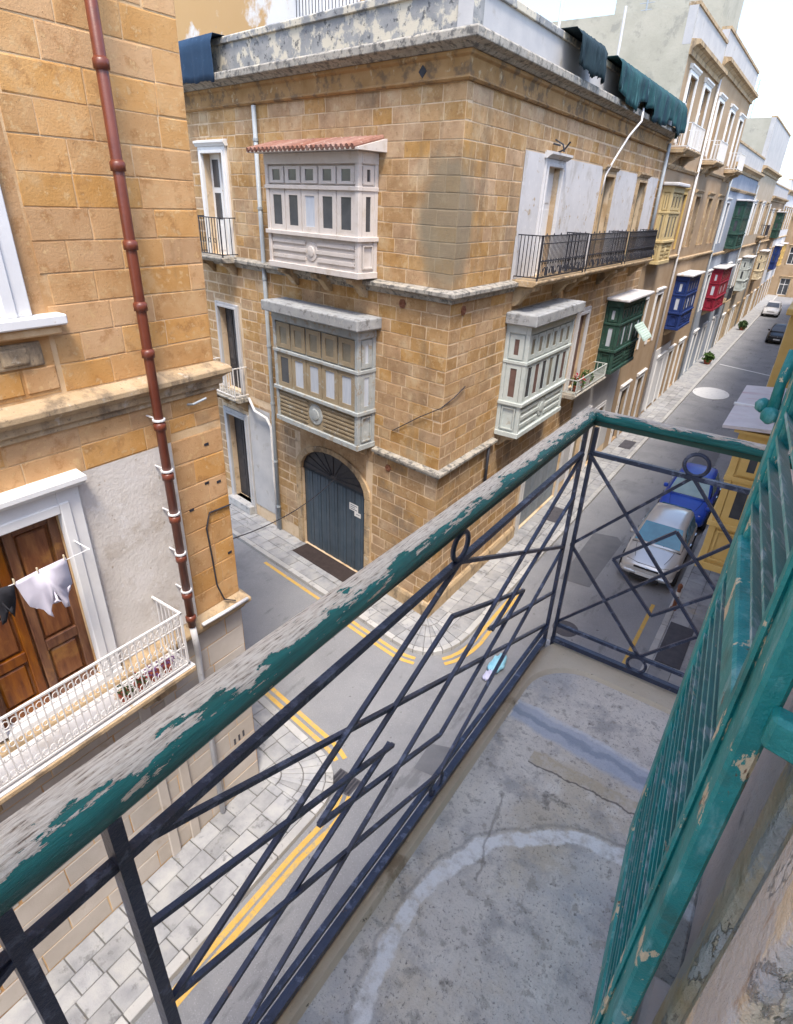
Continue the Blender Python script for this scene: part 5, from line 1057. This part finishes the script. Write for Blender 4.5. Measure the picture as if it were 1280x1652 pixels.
# laundry in front of the brown door
zl = 6.42; dl_ = .38
ln = obj('clothes_line', MB().tube(sag(FL.p(.9, dl_, zl+.05), FL.p(2.66, dl_, zl+.06), .02), .005, 5).tube([FL.p(2.66, .0, zl+.06), FL.p(2.66, dl_+.02, zl+.06)], .008, 6), paint_white, label='thin clothes line strung before the varnished balcony door', cat='clothes line')
def garment(name, px, d, mt, label, thick=.012, seed=1):
    g = random.Random(seed); pts = [on_x(x, y, -6.2+d) for x, y in px]
    bm_ = bmesh.new(); vsb = [bm_.verts.new(p) for p in pts]; f = bm_.faces.new(vsb)
    bmesh.ops.triangulate(bm_, faces=[f]); bmesh.ops.subdivide_edges(bm_, edges=bm_.edges[:], cuts=1); bmesh.ops.triangulate(bm_, faces=bm_.faces[:])
    for v in bm_.verts: v.co.x += .016*math.sin(v.co.y*11+seed)*min(1, max(0, zl+.05-v.co.z)*2)
    mb = MB().add([v.co.copy() for v in bm_.verts], [tuple(v.index for v in f.verts) for f in bm_.faces] if not bm_.verts.index_update() else [])
    bm_.free(); o = obj(name, mb, mt, smooth=True, label=label, cat='laundry'); md = o.modifiers.new('solid', 'SOLIDIFY'); md.thickness = thick; md.offset = 0
    return o
Z7 = lambda pts: [(x*.2578, 880+y*.2578) for x, y in pts]
garment('laundry_bodysuit', Z7([(85, 235), (250, 150), (410, 75), (432, 150), (455, 235), (425, 262), (428, 320), (440, 380), (408, 386), (385, 345), (350, 335), (322, 365), (318, 405), (335, 445), (300, 430), (270, 400), (230, 392), (190, 385), (150, 330), (115, 275)]), dl_, cloth_w, 'white bodysuit pegged on the line in front of the brown door', seed=3)
garment('laundry_sock', Z7([(-60, 290), (20, 262), (85, 245), (100, 330), (95, 450), (75, 380), (60, 400), (45, 480), (20, 500), (5, 440), (-20, 420), (-50, 430)]), dl_, cloth_k, 'black garment hanging on the clothes line left of the white bodysuit', seed=5)
for x, y, w in ((22, 938, 'left'), (60, 920, 'middle'), (103, 899, 'right')):
    p = on_x(x, y, -6.2+dl_); obj('clothes_peg', MB().box(FW, p.x-.008, p.x+.012, p.y-.006, p.y+.006, p.z-.03, p.z+.03), paint_cream, label='%s peg holding the white bodysuit on the line' % w, cat='peg', group='clothes pegs')
# flower pots
def leaf_cluster(c, r, n, mb, g, size=.03, flat=.7):
    for _ in range(n):
        v = Vector((g.gauss(0, 1), g.gauss(0, 1), g.gauss(0, 1)*flat)); v = v.normalized()*r*(g.random()**.4); p = c+v
        a = Vector((g.gauss(0, 1), g.gauss(0, 1), g.gauss(0, 1))).normalized(); b = a.cross(Vector((g.gauss(0, 1), g.gauss(0, 1), g.gauss(0, 1)))).normalized(); s = size*g.uniform(.6, 1.3)
        mb.add([p-a*s, p+b*s*.45, p+a*s, p-b*s*.45], [(0, 1, 2, 3)])
    return mb
def pot(loc, r, h, label, pm=terra, lm=leaf_m, fl=None, group='small pots on the white balcony', n=60, spread=1.5, nm='flower_pot'):
    t = thing(nm, loc, label, 'flower pot', group); g = random.Random(int(loc[1]*977)); L = Vector(loc)
    obj('pot', MB().lathe(L, [(r*.72, 0), (r*.95, h*.85), (r*1.08, h*.86), (r*1.08, h), (r*.9, h), (r*.85, h*.9)], 14), pm, t, smooth=False)
    obj('foliage', leaf_cluster(L+Vector((0, 0, h+r*.7)), r*spread, n, MB(), g, r*.4 if nm == 'flower_pot' else r*.55, .7 if nm == 'flower_pot' else 1.5), lm, t, recalc=False)
    if fl: obj('flowers', leaf_cluster(L+Vector((0, 0, h+r*1.1)), r*spread*.9, n//2, MB(), g, r*.35), fl, t, recalc=False)
    return t
for (y, d, r, lm, fl, lb) in ((2.62, .48, .075, leaf_m, None, 'clay pot with sparse stems, leftmost on the white balcony'), (2.84, .46, .07, leaf_m, petal_m, 'clay pot with green leaves and red blooms on the white balcony'), (3.06, .45, .075, leaf_p, None, 'clay pot with violet leaves on the white balcony'), (3.26, .44, .07, leaf_p, None, 'clay pot with violet leaves nearest the balcony corner')):
    pot(FL.p(y, d, 4.276), r, .13, lb, lm=lm, fl=fl)
pot(FM.p(8.55, .35, 4.5), .16, .22, 'red geranium in a pot on the small sage balcony', lm=leaf_m, fl=petal_m, group='plants along the far facade', n=140)
pot(FM.p(9.5, .33, 4.5), .16, .22, 'leafy green pot plant next to the red geranium', lm=leaf_m, group='plants along the far facade', n=160)
pot(FM.p(38.2, .75, KH), .26, .3, 'bushy green shrub in a pot on the far pavement', lm=leaf_m, group='plants along the far facade', n=260, spread=1.5, nm='potted_shrub')
pot(FM.p(56.5, .9, KH), .26, .3, 'small shrub in a trough further down the pavement', lm=leaf_m, group='plants along the far facade', n=300, spread=1.6, nm='potted_shrub')
# plates, ramp, litter
obj('garage_ramp', MB().hexa([FS.p(2.7, .02, KH+.012), FS.p(5.1, .02, KH+.012), FS.p(5.1, .62, KH+.012), FS.p(2.7, .62, KH+.012), FS.p(2.7, .02, KH+.05), FS.p(5.1, .02, KH+.05), FS.p(5.1, .60, KH+.03), FS.p(2.7, .60, KH+.03)]), mat_brown, bevel=.006, label='dark brown ramp mat lying before the blue garage door', cat='ramp')
for (x0, x1, y0, y1, lb) in ((-5.75, -5.2, 27.4, 28.6, 'dark steel hatch in the left pavement beyond the railing corner'), (-5.85, -5.35, 18.3, 19.5, 'dark steel hatch in the left pavement before the grey garage'), (-.72, -.12, 13.0, 14.9, 'dark steel hatch in the right pavement under the end railing')):
    obj('service_hatch', MB().box(FW, x0, x1, y0, y1, KH+.006, KH+.014).box(FW, x0+.05, x1-.05, y0+.05, y1-.05, KH+.0145, KH+.019), steel_d, bevel=.003, label=lb, cat='hatch', group='service hatches')
g = random.Random(9); bm_ = bmesh.new(); bmesh.ops.create_icosphere(bm_, subdivisions=3, radius=1)
for v in bm_.verts:
    q = 1+.22*math.sin(v.co.x*9+2)*math.sin(v.co.y*8)+g.uniform(-.08, .08); v.co = Vector((v.co.x*.17*q, v.co.y*.40*q, (v.co.z+.9)*.09*q))
bm_.verts.index_update(); bgp = on_z(800, 1078, .02)
PB = thing('plastic_bag', bgp, 'crumpled pale blue plastic bag lying on the road below the railing', 'bag')
obj('bag_body', MB().add([v.co+bgp+Vector((0, .12, 0)) for v in bm_.verts], [tuple(v.index for v in f.verts) for f in bm_.faces]), bag_m, PB, smooth=True)
obj('bag_knot', MB().add([Vector((v.co.x*.55, v.co.y*.5, v.co.z*.7))+bgp+Vector((-.02, -.38, 0)) for v in bm_.verts], [tuple(v.index for v in f.verts) for f in bm_.faces]), bag_w, PB, smooth=True); bm_.free()
bo = thing('bollard', (-.80, 15.55, KH), 'short rusty red and white bollard on the right kerb by the silver car', 'bollard')
obj('post', MB().lathe(Vector((-.80, 15.55, KH)), [(.09, 0), (.09, .04), (.05, .06), (.05, .72), (.065, .74), (.06, .82), (.02, .86)], 12), rust_m, bo); obj('white_band', MB().lathe(Vector((-.80, 15.55, KH+.45)), [(.052, 0), (.053, .01), (.053, .14), (.052, .15)], 12), paint_white, bo)

# ------------------------------------------------------------------ vehicles
def loft(sections):
    k = len(sections[0]); vs = [Vector(p) for s in sections for p in s]
    fs = [(i*k+j, i*k+(j+1) % k, (i+1)*k+(j+1) % k, (i+1)*k+j) for i in range(len(sections)-1) for j in range(k)] + [tuple(range(k))[::-1], tuple((len(sections)-1)*k+j for j in range(k))]
    return MB().add(vs, fs)
def interp(tab, y):
    for (a, *p), (b, *q) in zip(tab, tab[1:]):
        if a <= y <= b:
            t = (y-a)/(b-a); return [u_+(v_-u_)*t for u_, v_ in zip(p, q)]
    return list(tab[-1][1:]) if y > tab[-1][0] else list(tab[0][1:])
def wheel(car, c, r, w, out):
    """tyre with rim; axis along x; out = +1/-1 the visible side"""
    t = obj('wheel', MB().lathe(c, [(r*.6, -w/2), (r*.93, -w/2), (r, -w/2+.03), (r, w/2-.03), (r*.93, w/2), (r*.6, w/2)], 22, 'x'), black_r, car, smooth=False)
    obj('rim', MB().lathe(c, [(r*.62, out*w*.40), (r*.60, out*w*.47), (r*.5, out*w*.42), (r*.2, out*w*.45), (r*.08, out*w*.5)], 18, 'x'), chrome, t)
def hatchback(name, x, y0, label, paint_, glass_, L=3.75, Wd=1.66, rot=0.0):
    """small car with its nose towards the camera at y0"""
    O = Vector((x, y0, 0)); car = thing(name, O, label, 'car'); hw = Wd/2
    #        y     half-w  z-low  z-belt  z-top(hood/boot line)
    tab = [(0.0, .60, .34, .50, .60), (.06, .70, .24, .56, .66), (.22, .77, .20, .62, .74), (.55, .81, .19, .70, .82), (.95, .83, .19, .78, .92), (1.3, .83, .19, .82, .95), (2.4, .83, .19, .84, .96), (3.2, .82, .19, .86, .98), (3.55, .79, .22, .84, .97), (3.72, .72, .28, .72, .86), (3.75, .64, .34, .66, .78)]
    secs = []
    for (yy, w_, zl_, zb_, zt_) in tab:
        w_ *= hw/.83
        half = [(w_*.80, zl_), (w_*.97, zl_+.07), (w_, zl_+(zb_-zl_)*.5), (w_*.985, zb_), (w_*.90, zt_-.02), (w_*.55, zt_+.012), (0, zt_+.025)]
        ring = [O+Vector((a, yy, b)) for a, b in half] + [O+Vector((-a, yy, b)) for a, b in reversed(half[:-1])]
        secs.append(ring)
    body = obj('body', loft(secs), paint_, car, smooth=True, bevel=0)
    md = body.modifiers.new('sub', 'SUBSURF'); md.levels = md.render_levels = 1
    # greenhouse
    gt = [(.98, .70, .93, .70, .935), (1.22, .72, .95, .66, 1.12), (1.62, .73, .95, .585, 1.385), (1.95, .73, .95, .57, 1.445), (2.6, .73, .95, .56, 1.465), (3.15, .72, .96, .55, 1.43), (3.38, .70, .97, .54, 1.32), (3.62, .66, .96, .60, .985)]
    gs = []
    for (yy, wb, zb_, wt, zt_) in gt:
        half = [(wb, zb_-.06), ((wb+wt)/2+.012, (zb_+zt_)/2), (wt+.01, zt_-.03), (wt*.88, zt_), (wt*.45, zt_+.018), (0, zt_+.024)]
        gs.append([O+Vector((a, yy, b)) for a, b in half] + [O+Vector((-a, yy, b)) for a, b in reversed(half[:-1])])
    obj('roof_shell', loft(gs), paint_, car, smooth=True)
    def pane(name, pts, off):
        v = [O+Vector(p)+Vector(off) for p in pts]; k = len(v); nrm = (v[1]-v[0]).cross(v[2]-v[0]).normalized()
        if nrm.dot(Vector(off)) < 0: nrm = -nrm
        obj(name, MB().prism(v, nrm*.006), glass_, car)
    pane('windscreen', [(-.66, 1.02, .965), (.66, 1.02, .965), (.55, 1.62, 1.375), (-.55, 1.62, 1.375)], (0, -.026, .030))
    pane('rear_window', [(-.56, 3.58, 1.02), (.56, 3.58, 1.02), (.46, 3.40, 1.33), (-.46, 3.40, 1.33)], (0, .03, .02))
    for s in (-1, 1):
        for q in ([(.735*s, 1.42, .98), (.735*s, 2.2, .98), (.60*s, 2.2, 1.385), (.61*s, 1.78, 1.36)], [(.735*s, 2.28, .98), (.728*s, 3.05, .985), (.585*s, 3.0, 1.375), (.60*s, 2.28, 1.39)]): pane('side_window', q, (.024*s, 0, .008))
        hl = MB().lathe((0, 0, 0), [(.13, -.03), (.125, .01), (.09, .035), (.03, .045)], 14); hl.v = [O+Vector((.56*s*hw/.83+v.x*1.05, .155-v.z+abs(v.x)*.25*(1 if v.x*s > 0 else .2), .60+v.y*.75+.05*v.z)) for v in hl.v]; obj('headlight', hl, lamp_gl, car, smooth=True)
        mir = MB().lathe(O+Vector((.86*s, 1.5, .98)), [(.02, -.07), (.075, -.06), (.085, 0), (.075, .06), (.02, .075)], 10); obj('wing_mirror', mir, paint_, car, smooth=True)
        for yy in (.72, 3.05): wheel(car, O+Vector((.73*s*hw/.83, yy, .29)), .29, .19, s)
        obj('wheel_arch', MB().lathe(O+Vector(((.775*s)*hw/.83, .72, .31)), [(.33, -.06), (.345, .0), (.33, .06)], 20, 'x'), black_r, car); obj('wheel_arch', MB().lathe(O+Vector(((.772*s)*hw/.83, 3.05, .31)), [(.33, -.06), (.345, .0), (.33, .06)], 20, 'x'), black_r, car)
    for s in (-1, 1):
        xs = .838*hw/.83*s
        for yy in (1.28, 2.24, 3.12): obj('door_seam', MB().tube([O+Vector((xs*.985, yy, .30)), O+Vector((xs*1.002, yy, .55)), O+Vector((xs*.985, yy-.01, .84))], .006, 4), black_r, car)
        for yy in (2.05, 2.9): obj('door_handle', MB().box(FW, x+xs*.99-.015, x+xs*.99+.015, y0+yy-.08, y0+yy+.08, .76, .785), chrome, car)
        obj('sill_trim', MB().box(FW, x+xs*.985-.012, x+xs*.985+.012, y0+1.1, y0+2.7, .44, .50), black_r, car)
        obj('fog_lamp', MB().lathe((0, 0, 0), [(.05, 0), (.045, .015), (.01, .02)], 10), lamp_gl, car).location = Vector((.5*s, -.045, .30)); car.children[-1].rotation_euler = (math.radians(90), 0, 0)
    obj('badge', MB().lathe(O+Vector((0, -.015, .655)), [(.03, -.01), (.035, 0), (.03, .01)], 10), chrome, car)
    gr_ = obj('grille', MB().box(FW, x-.36, x+.36, y0-.012, y0+.06, .575, .625), black_r, car, bevel=.01)
    obj('bumper', MB().prism([O+Vector(p) for p in ((-.76, .12, .36), (-.62, -.035, .36), (.62, -.035, .36), (.76, .12, .36), (.78, .2, .36), (-.78, .2, .36))], (0, 0, .10)), paint_, car, bevel=.03, seg=2)
    obj('lower_grille', MB().box(FW, x-.42, x+.42, y0-.03, y0+.05, .235, .33), black_r, car, bevel=.01)
    obj('number_plate', MB().box(FW, x-.26, x+.26, y0-.052, y0-.036, .37, .48), paint_white, car)
    for sx in (-.25, .18): obj('wiper', MB().tube([O+Vector((sx, 1.0, .985)), O+Vector((sx+.34, 1.13, 1.075))], .012, 5), black_r, car)
    obj('bonnet_crease', MB().tube([O+Vector((-.42, .30, .775)), O+Vector((-.50, .6, .855)), O+Vector((-.55, .9, .925))], .006, 4), black_r, car); obj('bonnet_crease', MB().tube([O+Vector((.42, .30, .775)), O+Vector((.50, .6, .855)), O+Vector((.55, .9, .925))], .006, 4), black_r, car)
    obj('bonnet_gap', MB().tube([O+Vector((-.62, .22, .71)), O+Vector((-.3, .10, .70)), O+Vector((.3, .10, .70)), O+Vector((.62, .22, .71))], .008, 4), black_r, car)
    return car
hatchback('parked_car', -1.86, 16.35, 'silver white hatchback parked nose on by the yellow gallery', car_white, car_glass)
hatchback('parked_car', -1.80, 20.75, 'blue car parked right behind the silver hatchback', car_blue, car_glass2, L=3.75, Wd=1.72)
hatchback('parked_car', -2.0, 62.5, 'black car parked far down the street on the right', mat('black_car_paint', [(.012, .012, .014), (.02, .02, .022)], 2, .3, 0), glass)
hatchback('parked_car', -4.0, 80, 'white car far down the street beyond the black car', mat('white_car_paint', [(.62, .62, .62), (.66, .66, .66)], 2, .3, 0), glass)
